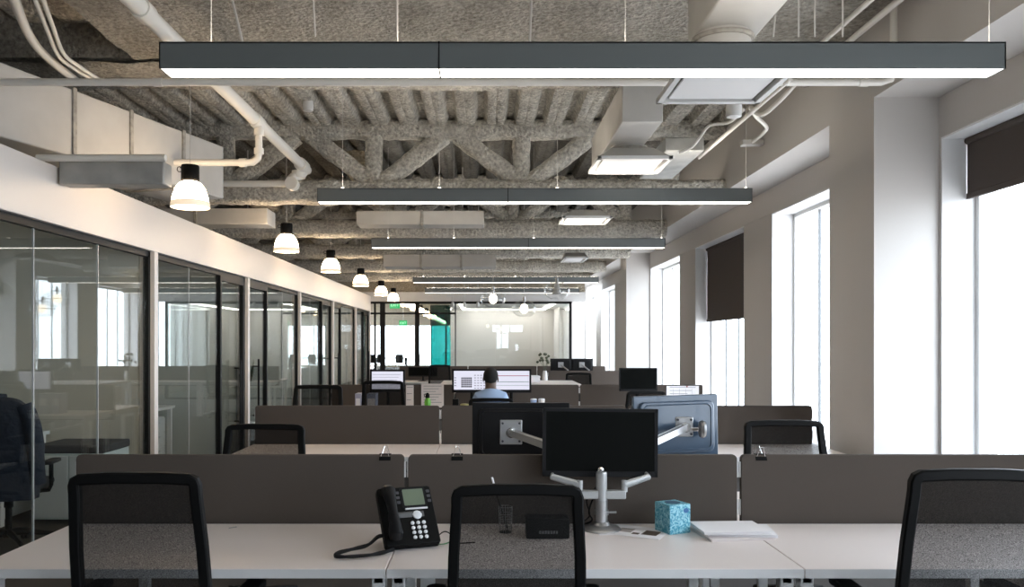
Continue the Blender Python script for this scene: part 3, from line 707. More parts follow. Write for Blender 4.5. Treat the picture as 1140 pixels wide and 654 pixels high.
# ------------------------------------------------------------------ task chairs
def make_chair(name='task_chair'):
    t = thing(name, 'x', 'chair')
    def yb(z): return -.215-(z-.55)*.16
    path = []
    w0, w1 = .213, .197
    pts2 = [(w0*.9,.50),(w0,.56),(w0-.001,.70),(w0-.005,.85),(w1,1.02)]
    tr = [(w1,1.055),(w1-.005,1.068),(w1-.018,1.075)]
    right = pts2+tr; 
    loop = [(x,z) for x, z in right]+[(.08,1.080),(-.08,1.080)]+[(-x,z) for x, z in reversed(right)]
    P = [(x, yb(z)-.0, z) for x, z in loop]
    MB().strip(P, .036, .032).build('back_frame', 'plastic', t)
    MB().strip([(-.19,yb(.50),.50),(0,yb(.49),.485),(.19,yb(.50),.50)], .05, .03).build('lower_rail', 'plastic', t)
    g = MB(); nx, nz = 12, 14; vs = []
    for j in range(nz+1):
        z = .51+(1.066-.51)*j/nz; wd = (w0-.004) if z < .85 else w0-.006-(z-.85)*.06
        for i in range(nx+1):
            u = -1+2*i/nx; vs.append((u*wd, yb(z)-.012*(1-u*u)-.012*math.sin((z-.5)*5), z))
    g.add(vs, [(j*(nx+1)+i, j*(nx+1)+i+1, (j+1)*(nx+1)+i+1, (j+1)*(nx+1)+i) for j in range(nz) for i in range(nx)])
    g.build('back_mesh', 'net', t)
    MB().plate(rrect(-.245,.245,-.23,.25,.07), .435, .49).build('seat', 'chairfab', t, bevel=.02)
    MB().plate(rrect(-.22,.22,-.20,.22,.06), .41, .437).build('seat_pan', 'plastic', t)
    MB().strip([(0,yb(.55)-.01,.60),(0,-.20,.47),(0,-.10,.405),(0,.02,.395)], .08, .02).build('spine', 'plastic', t)
    for s in (-1,1):
        a = MB(); a.tube([(s*.20,0,.415),(s*.27,0,.42),(s*.285,0,.46),(s*.285,0,.62)], .016, 8); a.build('arm_post','plastic',t)
        MB().plate(rrect(s*.285-.038,s*.285+.038,-.12,.12,.03), .62, .645).build('armrest','plasticsoft',t,bevel=.006)
    MB().cyl((0,0,.30),(0,0,.41),.03,n=14).cyl((0,0,.10),(0,0,.31),.022,n=14).build('gas_lift','plastic',t)
    st = MB().cyl((0,0,.085),(0,0,.14),.04,.035,14)
    base = None
    for k in range(5):
        a = 2*PI*k/5+.3; c, s_ = math.cos(a), math.sin(a)
        st.tube([(c*.03,s_*.03,.115),(c*.17,s_*.17,.10),(c*.30,s_*.30,.075)], [.026,.02,.015], 8)
    base = st.build('star_base','plastic',t)
    for k in range(5):
        a = 2*PI*k/5+.3; c, s_ = math.cos(a), math.sin(a); p = Vector((c*.30,s_*.30,.03)); q = Vector((-s_,c,0))*.022
        MB().cyl(p-q, p-q*.2, .03, n=14).cyl(p+q*.2, p+q, .03, n=14).cyl(p+Vector((0,0,.0)), p+Vector((0,0,.055)), .009, n=8).build('caster','plasticsoft',base)
    return t
ch = make_chair()
used = [False]
def chair(x, yback, z_scale, rz, label, sx=1.0, group='black mesh task chairs'):
    """yback = depth of the top of the backrest; origin is .30 in front of it"""
    o = ch if not used[0] else dup(ch)
    used[0] = True
    o['label'] = label; o['group'] = group
    dx, dy = .30*math.sin(rz), -.30*math.cos(rz)       # from origin to backrest top
    o.location = (x-dx, yback-dy, 0); o.rotation_euler = (0,0,rz); o.scale = (sx, 1, z_scale)
    return o
chair(-1.135, 2.66, 1.02, .0, 'black mesh chair at the left end of the front desks')
chair(.108, 2.66, .985, .0, 'black mesh chair before the monitor, middle of the front desks')
chair(1.60, 2.66, 1.03, -.03, 'black mesh chair cut off by the photo edge, front desks right')
chair(-1.33, 4.98, .955, PI, 'black mesh chair behind the left front divider', 1.12)
chair(1.82, 4.98, .975, PI, 'black mesh chair behind the right front divider, by the grey column', 1.12)
chair(-1.62, 8.0, 1.03, PI, 'black chair turned to the viewer behind second bench, far left', 1.1)
chair(-1.10, 8.9, 1.03, 0, 'black mesh chair in front of the small lit monitor', 1.05)
chair(.07, 8.35, .89, 0, 'black chair the person sits on', 1.05)
chair(1.58, 13.7, .95, 0, 'black chair at the short bench by the far windows')
chair(1.75, 8.85, .93, 0.1, 'black chair at the third bench before the dark monitor', 1.0)
chair(-.9, 16.6, 1.0, 0.1, 'black chair at the last bench, left seat')

# ------------------------------------------------------------------ monitors
def monitor(c, w_, h_, yaw=0, tilt=0, roll=0, label='', screen='off', backmat='monback', face=-1, stand=None, group=None):
    """c = centre of the screen; face -1 looks at the camera, +1 shows its back"""
    t = thing('computer_monitor', label, 'monitor', c, group=group)
    t.rotation_euler = (tilt, roll, yaw+(0 if face < 0 else PI))
    hw, hh = w_/2, h_/2
    MB().slab(rrect(-hw,hw,-hh,hh,.008,3), -.012, .012).build('housing', 'plastic' if face<0 else backmat, t, bevel=.003)
    bz = .015 if screen == 'off' else .022
    f = MB(); f.box(-hw,hw,-.016,-.012,hh-bz,hh); f.box(-hw,hw,-.016,-.012,-hh,-hh+bz*1.6); f.box(-hw,-hw+bz,-.016,-.012,-hh,hh); f.box(hw-bz,hw,-.016,-.012,-hh,hh)
    f.build('bezel', 'plasticsoft', t)
    sm = 'screenoff' if screen == 'off' else emis('lit_screen', (.86,.86,1), .68)
    scr = MB().box(-hw+bz,hw-bz,-.0135,-.0125,-hh+bz*1.6,hh-bz).build('screen', sm, t)
    b = MB().slab(rrect(-hw*.88,hw*.88,-hh*.82,hh*.82,.03,4), .012, .030)
    b.build('back_shell', backmat, t, bevel=.006)
    r_ = MB(); pa = [(x,.031,z) for x, z in rrect(-hw*.80,hw*.80,-hh*.72,hh*.72,.03,4)]
    r_.tube(pa, .004, 6, closed=True).build('back_ridge', backmat, t)
    if stand:
        s = MB(); s.cyl((0,.05,-hh-.0-(stand)),(0,.05,0),.018,n=12); s.box(-.05,.05,.02,.06,-.05,.05); s.build('stand_post','plastic',t)
        MB().lathe([(.11,0),(.11,.008),(.03,.018)],24,(0,.05,-hh-stand)).build('stand_base','plastic',t)
    return t, scr
# triple arm group on the front desk
PX, PYd = .512, 3.575
t = thing('monitor_arm', 'silver pole with crossbar and two long arms reaching over the divider', 'monitor arm', (PX, PYd, DZ))
MB().lathe([(.085,0),(.085,.006),(.075,.014),(.04,.022),(.03,.035)], 32).build('base', 'silver', t)
MB().cyl((0,0,.02),(0,0,.13),.0265,n=24).build('lower_pole','silver',t)
MB().cyl((0,0,.13),(0,0,.245),.024,n=24).build('upper_pole','silverlight',t)
MB().cyl((0,0,.065),(0,0,.085),.031,n=24).cyl((.03,0,.075),(.065,0,.075),.005,n=8).build('clamp_ring','silver',t)
MB().lathe([(.024,.245),(.022,.252),(.008,.256)],24).build('cap','silver',t)
MB().lathe([(.008,-.012),(.013,-.008),(.013,.002),(.006,.01)],16).xf(Matrix.Translation((-.006,-.018,.262))@Matrix.Rotation(PI/2,4,'X')).build('knob','chrome',t)
MB().box(-.095,.105,-.018,.018,.135,.172).build('crossbar','silverlight',t,bevel=.005)
for s, xx in ((-1,-.095),(1,.100)):
    MB().cyl((xx,0,.165),(xx,0,.215),.014,n=16).build('pivot','silverlight',t)
    ex = -.205 if s<0 else .20
    MB().tube([(xx,0,.195),(xx+(ex-xx)*.8+s*.03,.03,.225),(ex,.108,.240)], [.017,.014,.013], 10).build('lower_arm','silverlight',t)
    MB().cyl((ex,.113,.225),(ex,.113,.345),.0125,n=14).build('riser','silverlight',t)
def seg_arm(p0, p1, par, mname='silver'):
    p0 = Vector(p0); p1 = Vector(p1); d_ = (p1-p0); L_ = d_.length; d_.normalize()
    R = d_.to_track_quat('X','Z').to_matrix().to_4x4()
    mb = MB(); mb.box(0,L_,-.016,-.011,-.017,.017); mb.box(0,L_,.011,.016,-.017,.017); mb.box(0,L_,-.014,.014,.010,.015)
    mb.xf(Matrix.Translation(p0)@R); mb.build('upper_arm', mname, par, bevel=.002)
    MB().cyl(p0-Vector((0,.02,0)),p0+Vector((0,.02,0)),.018,n=14).cyl(p1-Vector((0,.02,0)),p1+Vector((0,.02,0)),.018,n=14).build('pivot','chrome',par)
    # cable/spring inside
    MB().tube([p0+(p1-p0)*.1, p0+(p1-p0)*.9], .006, 8).build('spring','ink',par)
L0 = Vector((PX,PYd,DZ))
lv = atY(569,482,4.22)-L0; rv_ = atY(763,476,4.10)-L0
seg_arm((-.205,.113,.345), lv, t, 'silverlight'); seg_arm((.200,.113,.345), rv_, t)
for q, sz in ((lv,.058),(rv_,.045)):
    b = MB(); b.box(q.x-sz,q.x+sz,q.y+.02,q.y+.03,q.z-sz*1.1,q.z+sz*1.1)
    pl = b.build('mount_plate','silver',t,bevel=.004)
    MB().cyl((q.x,q.y-.01,q.z),(q.x,q.y+.022,q.z),.026,n=18).build('tilt_head','chrome',t)
    for sx in (-1,1):
        for sz2 in (-1,1): MB().cyl((q.x+sx*sz*.75,q.y+.012,q.z+sz2*sz*.8),(q.x+sx*sz*.75,q.y+.022,q.z+sz2*sz*.8),.006,n=8).build('screw','ink',pl)
q = rv_+Vector((.085,0,-.01)); MB().lathe([(.01,-.012),(.04,-.012),(.045,0),(.04,.012),(.01,.012)],20).xf(Matrix.Translation(q)@Matrix.Rotation(PI/2,4,'Y')).build('tilt_disc','silver',t)
MB().cyl(rv_+Vector((.02,0,-.01)),q,.010,n=10).build('tilt_axle','chrome',t)
# cables
MB().tube(bez([(-.03,.03,.14),(-.05,.04,.07),(-.035,.05,.03),(-.08,.05,.006)],6),.004,6).build('cable','plastic',t)
MB().tube(bez([(-.02,.03,.18),(-.06,.04,.12),(-.045,.05,.05),(-.10,.06,.006)],6),.003,6).build('cable','plastic',t)
p = atY(668,493,3.64)
t,_ = monitor((p.x,3.645,p.z), .512, .302, .02, -.03, .012, 'black switched off monitor in front, on the silver pole')
p = atY(580,482.5,4.27)
monitor((p.x,4.28,p.z), .508, .315, .0, 0, 0, 'black monitor seen from behind, left of the front monitor', face=1)
p = atY(751,475,4.17)
monitor((p.x,4.155,p.z), .46, .318, .22, 0, .015, 'monitor with a painted blue sky reflection seen from behind, right of the front monitor', face=1, backmat='mon_sky')

# row 3 screens
t1, s1 = monitor((-.145, 9.50, 1.10), .455, .275, 0,0,0, 'lit monitor with spreadsheet left of the person', 'on', stand=.235, group='lit monitors before the person')
t2, s2 = monitor((.318, 9.50, 1.10), .455, .275, 0,0,0, 'lit monitor with coloured rows right of the person', 'on', stand=.235, group='lit monitors before the person')
g = MB()
for i in range(6):
    for j in range(5): g.box(-.12+i*.021,-.12+i*.021+.017,-.0145,-.0138,-.075+j*.024,-.075+j*.024+.018)
g.build('spreadsheet_block', mat('dark_cells',(.02,.02,.03),.5), s1)
g = MB()
for j in range(4): g.box(-.20,-.18,-.0145,-.0138,.03-j*.03,.04-j*.03)
for i in range(5):
    for j in range(6): g.box(.03+i*.035,.03+i*.035+.02,-.0145,-.0138,-.09+j*.03,-.09+j*.03+.008)
g.build('lettering', mat('grey_cells',(.25,.25,.32),.5), s1)
g = MB(); g.box(-.2,.2,-.0145,-.0138,.055,.062); g.build('red_row', mat('red_row',(.5,.08,.12),.5), s2)
g = MB(); g.box(-.2,.2,-.0145,-.0138,-.015,-.009); g.box(-.2,.2,-.0145,-.0138,-.055,-.052); g.build('green_row', mat('green_row',(.15,.28,.22),.5), s2)
t3, s3 = monitor((-1.12, 9.50, 1.10), .405, .26, 0,0,0, 'small lit monitor at the left seat of the third bench', 'on', stand=.24)
g = MB()
for j in range(6): g.box(-.17,.15-.02*(j%3),-.0145,-.0138,.07-j*.03,.073-j*.03)
g.build('lettering', MATS['grey_cells'], s3)
monitor((1.785, 9.50, 1.115), .44, .27, 0,0,0, 'dark switched off monitor at the right of the third bench', stand=.25)
for i, px in enumerate((624.5, 648)):
    p = atY(px, 406.5, 15.35); t,_ = monitor(p, .40, .235, 0,0,0, ['left','right'][i]+' of two black monitors seen from behind on the short far bench', face=1, group='monitors on the short far bench')
for i,(px) in enumerate((624.5,648)):
    p = atY(px,406.5,15.25); t = thing('monitor_arm', ['left','right'][i]+' silver arm holding a black monitor on the short far bench','monitor arm',(p.x+.12,15.18,DZ), group='far bench monitor arms')
    MB().cyl((0,0,0),(0,0,.32),.014,n=10).build('pole','silver',t); MB().tube([(0,0,.31),(-.12,.08,p.z-DZ)],.013,8).build('upper_arm','silver',t)
    MB().box(-.17,-.07,.08,.095,p.z-DZ-.05,p.z-DZ+.05).build('mount_plate','silver',t); MB().cyl((0,0,0),(0,0,.01),.06,n=16).build('base','silver',t)
# black monitors on far side of the last bench
monitor((-1.30, 17.4, .925), .62, .20, 0,0,0, 'wide dark monitor just topping the last bench divider', stand=.10)

# ------------------------------------------------------------------ things on the front desks
# desk phone
ph = thing('desk_phone', 'black office desk phone with grey display on the front desk', 'telephone', (atY(462,611,3.2).x, 3.215, DZ), .36); ph.scale = (1.17,1.1,1.1)
tilt = math.radians(-40)     # lean of the face away from the viewer
Rf = Matrix.Translation((0,0,.022))@Matrix.Rotation(tilt,4,'X')
def face(mb, name, m, bevel=0, par=ph): return mb.xf(Rf).build(name, m, par, bevel=bevel)
face(MB().slab(rrect(-.10,.092,0,.235,.010,4), -.0,.034), 'phone_body', 'plastic', .004)
dsp = face(MB().slab(rrect(-.012,.062,.155,.222,.003,2), -.003,0), 'display', mat('lcd',(.16,.20,.14),.3))
face(MB().slab(rrect(-.020,.070,.146,.230,.004,2), -.0015,.0), 'display_bezel', 'plasticsoft')
face(MB().slab(rrect(-.012,.068,.138,.144,.002,2), -.004,0), 'softkey_bar', mat('phone_white',(.75,.76,.78),.4))
nav = MB().lathe([(.0165,0),(.0165,.004),(.013,.006)],20).xf(Matrix.Translation((.026,0,.115))@Matrix.Rotation(PI/2,4,'X')); face(nav,'navigation_disc',MATS['phone_white'])
for i in range(3):
    for j in range(4):
        k = MB().lathe([(.0068,0),(.0068,.004),(.005,.005)],10).xf(Matrix.Translation((.004+i*.020,0,.083-j*.019))@Matrix.Rotation(PI/2,4,'X')); face(k,'number_key',MATS['phone_white'])
for s in (0,1):
    for j in range(3): face(MB().slab(rrect(-.036 if s==0 else .074,-.024 if s==0 else .086,.165+j*.02,.176+j*.02,.002,2),-.002,0),'side_key',mat('phone_grey',(.07,.07,.08),.4))
hs = MB().tube([(-.066,-.012,.020),(-.066,-.026,.035),(-.066,-.034,.07),(-.066,-.038,.115),(-.066,-.034,.165),(-.066,-.026,.205),(-.066,-.012,.222)],[.020,.025,.020,.0165,.019,.025,.020],14)
face(hs,'handset','monback')
MB().box(-.07,.07,.045,.15,0,.008).add([(-.06,.03,.0),(.06,.03,.0),(.06,.12,.0),(-.06,.12,.0),(-.05,.075,.12),(.05,.075,.12),(.05,.115,.13),(-.05,.115,.13)],[(0,1,5,4),(1,2,6,5),(2,3,7,6),(3,0,4,7),(4,5,6,7)]).build('rear_stand',mat('phone_stand',(.09,.09,.09),.5),ph)
cord = bez([(-.075,-.005,.012),(-.12,-.028,.010),(-.17,-.045,.010),(-.235,-.040,.010),(-.272,-.02,.012),(-.255,.01,.014),(-.20,.03,.018),(-.15,.05,.022),(-.115,.045,.05),(-.08,.03,.05)],10)
co = []
for i in range((len(cord)-1)*4):
    a = cord[i//4]; b = cord[i//4+1]; q = a.lerp(b,(i%4)/4); an = i*1.6; co.append(q+Vector((math.cos(an)*.0,math.cos(an)*.0045,math.sin(an)*.0045)))
MB().tube(co,.0035,6).build('coiled_cord','plasticsoft',ph)
MB().tube(bez([(.09,.05,.03),(.12,.055,.045),(.145,.05,.03),(.16,.03,.006),(.22,.02,.004)],6),.0022,6).build('line_cable','plastic',ph)
MB().tube(bez([(.08,.03,.008),(.11,.03,.006),(.14,.045,.01),(.15,.06,.02)],6),.002,6).build('green_cable',mat('green_wire',(.03,.16,.05),.5),ph)
# pen cup with pen
p = atY(563,584,3.48)
t = thing('pen_cup', 'black wire mesh pen cup behind the middle chair', 'pen cup', (p.x,3.52,DZ))
g = MB()
for k in range(16): a = 2*PI*k/16; g.cyl((.026*math.cos(a),.026*math.sin(a),0),(.029*math.cos(a),.029*math.sin(a),.11),.0012,n=5)
for z in (.0,.02,.04,.06,.08,.11): g.tube([((.026+z*.027)*math.cos(2*PI*k/20),(.026+z*.027)*math.sin(2*PI*k/20),z+.001) for k in range(20)],.0013,5,closed=True)
g.build('wire_mesh','silver',t); MB().cyl((0,0,0),(0,0,.004),.026,n=20).build('cup_base','plastic',t)
t = thing('pen', 'white pen leaning up out of the mesh cup', 'pen', (p.x-.0,3.52,DZ+.005)); 
MB().cyl((.012,0,0),(-.038,0,.16),.0035,n=10).build('barrel','plastic',t); MB().cyl((-.038,0,.16),(-.058,0,.232),.0045,n=10).build('cap','paper',t)
# black box with plate
p = atY(610,600,3.4); t = thing('docking_station', 'low black box with grey lettering seen through the middle chair', 'docking station', (p.x,3.45,DZ))
MB().box(-.09,.09,-.05,.05,0,.085).build('case','plastic',t,bevel=.006)
g = MB()
for i in range(7): g.box(-.036+i*.0115,-.036+i*.0115+.008,-.0515,-.050,.022,.034)
g.build('lettering',mat('grey_print',(.22,.22,.22),.5),t)
# tissue box
t = thing('tissue_box', 'blue patterned cube tissue box right of the monitor pole', 'tissue box', (atY(751,588,3.5).x,3.54,DZ), .42)
mt = bpy.data.materials.new('tissue_pattern'); tt,N,L = nt(mt); out=N.new('ShaderNodeOutputMaterial'); pb=N.new('ShaderNodeBsdfPrincipled'); L.new(pb.outputs[0],out.inputs[0])
tc=N.new('ShaderNodeTexCoord'); nz=N.new('ShaderNodeTexNoise'); nz.inputs['Scale'].default_value=70; nz.inputs['Detail'].default_value=3; nz.inputs['Distortion'].default_value=1.5; L.new(tc.outputs['Object'],nz.inputs['Vector'])
r=N.new('ShaderNodeValToRGB'); L.new(nz.outputs[0],r.inputs[0]); r.color_ramp.elements[0].position=.40; r.color_ramp.elements[0].color=(.03,.27,.40,1); r.color_ramp.elements[1].position=.60; r.color_ramp.elements[1].color=(.35,.66,.74,1)
L.new(r.outputs[0],pb.inputs['Base Color']); pb.inputs['Roughness'].default_value=.45
MB().box(-.054,.054,-.054,.054,0,.125).build('carton',mt,t,bevel=.003)
MB().lathe([(.034,0),(.034,.002)],24,(0,0,.1245)).build('opening',mat('tissue_slot',(.05,.12,.2),.5),t)
MB().lathe([(.014,0),(.014,.001)],20).xf(Matrix.Translation((.030,-.0545,.098))@Matrix.Rotation(PI/2,4,'X')@Matrix.Diagonal((1,.75,1,1))).build('oval_emblem',mat('emblem_blue',(.02,.12,.30),.4),t)
0 and MB().add([(-.02,0,.126),(.02,.005,.126),(.012,.004,.139),(-.012,-.002,.137),(0,-.01,.128)],[(0,1,2,3),(0,4,1),(4,2,1)]).build('tissue','paper',t)
# leaflet
p = atY(714,592,3.5)
t = thing('leaflet', 'flat printed leaflet with dark picture beside the tissue box', 'leaflet', (atY(714,592,3.5).x,3.53,DZ), -.5)
MB().box(-.135,.115,-.105,.09,.0010,.002).build('sheet','paper',t)
MB().box(.02,.085,-.05,.03,.002,.0025).box(-.02,.01,-.06,-.03,.002,.0025).build('picture',mat('leaflet_dark',(.10,.07,.05),.6),t)
MB().box(-.09,-.03,-.04,.03,.002,.0025).build('text_area',mat('leaflet_grey',(.45,.40,.38),.6),t)
t = thing('leaflet', 'white sheet lying under the printed leaflet by the pole', 'leaflet', (atY(690,590,3.5).x,3.54,DZ-.0), .15)
MB().box(-.10,.10,-.06,.06,.0,.0009).build('sheet','paper',t)
# paper stack: each sheet bundle is a thing
pc = atY(818,590,3.45)
for i, (dx, dy, rz, m, lab) in enumerate(((.0,-.008,.14,'paperpink','bottom bundle of the loose paper stack on the front desk'),(.028,.012,-.12,'paper','middle bundle of the loose paper stack on the front desk'),(-.01,.004,.05,'paper','top bundle of the loose paper stack on the front desk'))):
    t = thing('paper_bundle', lab, 'papers', (pc.x+dx,3.48+dy,DZ+i*.0115), rz, 'loose papers on the front desk')
    g = MB()
    for k in range(4): o1 = random.uniform(-.004,.004); g.box(-.14+o1,.14+o1,-.105-o1,.105-o1,k*.0029,k*.0029+.0018)
    g.build('sheets', m, t)
# paper clip-like mark and binder clips
t = thing('paper_clip','tiny metal clip lying on the left front desk','paper clip',(atY(259,588,3.6).x,3.60,DZ+.001),.8)
MB().tube([(-.02,0,0.001),(.02,0,.001),(.022,.004,.001),(.018,.007,.001),(-.012,.007,.001),(-.014,.004,.001)],.0011,6).build('wire','silver',t)
for i,(px) in enumerate((429,509,846)):
    x = (px-539)/F*3.72
    t = thing('binder_clip', ['black binder clip on the left front divider near the gap','black binder clip on the middle front divider, left end','black binder clip on the right front divider'][i], 'binder clip', (x,3.72,1.033), group='binder clips on the front dividers')
    MB().add([(-.026,-.022,-.025),(.026,-.022,-.025),(.026,.022,-.025),(-.026,.022,-.025),(-.026,-.008,.004),(.026,-.008,.004),(.026,.008,.004),(-.026,.008,.004)],[(0,1,5,4),(2,3,7,6),(4,5,6,7)]).build('clip_body','plastic',t)
    MB().tube([(-.018,-.016,-.006),(-.006,-.03,.035),(.006,-.03,.035),(.018,-.016,-.006)],.0013,6).build('wire_handle','chrome',t)
    MB().tube([(-.018,.016,-.006),(-.006,.03,.035),(.006,.03,.035),(.018,.016,-.006)],.0013,6).build('wire_handle','chrome',t)

# ------------------------------------------------------------------ things on the further benches
def pinned(px0,px1,py0,py1,Y,label,m='paper',lines=6):
    a = atY(px0,py0,Y); b = atY(px1,py1,Y)
    t = thing('pinned_paper', label, 'paper', ((a.x+b.x)/2,Y,(a.z+b.z)/2)); w_=(b.x-a.x)/2; h_=(a.z-b.z)/2
    MB().box(-w_,w_,-.001,.001,-h_,h_).build('sheet',m,t)
    g = MB()
    for i in range(lines):
        z = h_*.8-i*1.6*h_/lines; g.box(-w_*.8,w_*(.8-.25*(i%3)),-.0018,-.001,z-.003,z+.003)
    g.build('print','grey_ink',t); return t
M['grey_ink'] = mat('grey_ink',(.30,.30,.32),.7)
pinned(452,460.5,429,455,9.905,'narrow white sheet pinned on the third bench divider','paperpink',3)
pinned(469,494,427.5,454,9.905,'printed notice pinned on the third bench divider behind the bottle','paperpink',7)
t = pinned(742,778,430,447,9.905,'white wall calendar pinned at the right of the third bench','paper',4)
g = MB(); w_ = .19
for i in range(1,5): g.box(-w_+i*.076-.001,-w_+i*.076+.001,-.0018,-.001,-.08,.06)
g.build('grid','grey_ink',t); MB().lathe([(.008,0),(.008,.012)],10).xf(Matrix.Translation((.05,-.002,.085))@Matrix.Rotation(PI/2,4,'X')).build('push_pin',mat('red_pin',(.4,.05,.03),.4),t)
t = thing('water_bottle','bright green water bottle with a dark lid on third bench','bottle',(atY(476,450,9.45).x,9.45,DZ))
MB().lathe([(.03,0),(.037,.01),(.037,.14),(.03,.165),(.02,.18)],18).build('bottle_body',mat('bottle_green',(.16,.50,.05),.35),t)
MB().lathe([(.024,.18),(.024,.215),(.014,.235),(.004,.24)],16).build('lid','plastic',t); MB().tube([(-.024,0,.19),(-.04,0,.205),(-.03,0,.225),(-.01,0,.225)],.005,6).build('loop','plastic',t)
for i,(px0,px1,col) in enumerate(((396,402.5,(.42,.42,.55)),(409,419,(.36,.40,.52)))):
    x0=(px0-539)/F*9.4; x1=(px1-539)/F*9.4
    t = thing('binder',['narrow','wide'][i]+' pale blue binder standing on the third bench, far left','binder',((x0+x1)/2,9.45,DZ),group='pale binders on the third bench')
    MB().box((x0-x1)/2,(x1-x0)/2,-.1,.1,0,.235).build('cover',mat('binder_blue%d'%i,col,.5),t,bevel=.003); MB().box((x0-x1)/2+.01,(x1-x0)/2-.01,-.102,-.1,.10,.18).build('spine_label','paper',t)
t = thing('desk_speaker','small dark speaker left of the spreadsheet monitor','speaker',(atY(507,445,9.4).x,9.45,DZ))
MB().box(-.035,.035,-.04,.04,0,.17).build('speaker_body','plastic',t,bevel=.008); MB().lathe([(.026,0),(.026,.003)],16).xf(Matrix.Translation((0,-.041,.06))@Matrix.Rotation(PI/2,4,'X')).build('cone','ink',t)
t = thing('snack_jar','small jar with yellowish lid below the spreadsheet monitor','jar',(atY(517,445,9.25).x,9.25,DZ))
MB().lathe([(.045,0),(.05,.01),(.05,.08),(.042,.095)],18).build('jar_body',mat('jar_pale',(.5,.44,.36),.4),t); MB().lathe([(.046,.095),(.046,.125),(.03,.128)],18).build('lid',mat('lid_yellow',(.42,.36,.12),.4),t)
for i,(px,col,lab) in enumerate(((594,(.35,.45,.65),'pale blue paper cup at the right of the coloured row monitor'),(603,(.75,.73,.70),'white paper cup rightmost beside the coloured row monitor'))):
    t = thing('paper_cup',lab,'cup',(atY(px,445,9.35).x,9.35,DZ),group='cups on the third bench')
    MB().lathe([(.026,0),(.036,.16),(.038,.162),(.038,.166),(.03,.166)],18).build('cup_body',mat('cup%d'%i,col,.5),t); MB().lathe([(.036,.166),(.034,.178),(.01,.18)],18).build('lid','paper',t)
t = thing('vase','dark leafy plant in a white vase on the last bench','plant',(atY(607,404,17.4).x,17.5,DZ))
MB().lathe([(.05,0),(.06,.05),(.05,.16),(.035,.22)],18).build('vase_body','white',t)
lf = MB()
for k in range(16):
    a = random.uniform(0,2*PI); r = random.uniform(.05,.2); z = random.uniform(.38,.58); c = Vector((r*math.cos(a),r*.6*math.sin(a),z))
    lf.lathe([(.004,-.03),(.03,-.012),(.034,.01),(.004,.03)],7,c)
lf.build('foliage',mat('dark_leaves',(.07,.085,.05),.6),t)
st = MB()
for k in range(6): a = k*1.05; st.tube(bez([(0,0,.2),(.06*math.cos(a),.04*math.sin(a),.35),(.13*math.cos(a),.08*math.sin(a),.46)],4),.004,5)
st.build('stems','dark_leaves' if 'dark_leaves' in M else MATS['dark_leaves'],t)

# ------------------------------------------------------------------ person (seen from behind)
def skin(name, verts, edges, radii, m, parent, sub=2, root=0):
    me = bpy.data.meshes.new(name); me.from_pydata(verts, edges, []); me.materials.append(m)
    o = bpy.data.objects.new(name, me); COL.objects.link(o); o.parent = parent
    o.modifiers.new('skin','SKIN'); 
    sv = me.skin_vertices[0].data if me.skin_vertices else None
    if sv is None:
        me.attributes; 
    for i, r in enumerate(radii):
        rr = r if isinstance(r, tuple) else (r, r)
        sv[i].radius = rr; sv[i].use_root = (i == root)
    q = o.modifiers.new('sub','SUBSURF'); q.levels = q.render_levels = sub
    for mo in o.modifiers:
        if mo.type == 'SKIN': mo.use_smooth_shade = True
    return o
pr = thing('person', 'person in a light blue shirt with short dark hair, working with back turned', 'person', (.07, 8.78, 0))
sk = mat('dark_skin',(.10,.055,.035),.5,bump=(120,.1,.001)); shirt = mat('light_blue_shirt',(.34,.46,.66),.75,bump=(60,.3,.004)); trs = mat('navy_trousers',(.02,.025,.04),.8)
V=[(0,-.06,.58),(0,-.07,.75),(0,-.05,.92),(0,-.03,1.0),(0,-.01,1.055),(0,.0,1.11),(0,.012,1.17),(0,.004,1.215),
   (-.125,-.04,.965),(-.20,.06,.80),(-.20,.28,.755),(-.17,.37,.757),
   (.125,-.04,.965),(.20,.06,.80),(.20,.28,.755),(.17,.37,.757),
   (-.10,-.04,.575),(-.13,.34,.58),(-.14,.40,.12),(-.14,.50,.045),(.10,-.04,.575),(.13,.34,.58),(.14,.40,.12),(.14,.50,.045)]
E=[(0,1),(1,2),(2,3),(3,4),(4,5),(5,6),(6,7),(3,8),(8,9),(9,10),(10,11),(3,12),(12,13),(13,14),(14,15),(0,16),(16,17),(17,18),(18,19),(0,20),(20,21),(21,22),(22,23)]
Rr=[(.12,.09),(.11,.07),(.09,.06),(.05,.045),(.055,.055),(.064,.07),(.075,.088),(.058,.07),.055,.045,.033,.028,.055,.045,.033,.028,.085,.07,.045,.035,.085,.07,.045,.035]
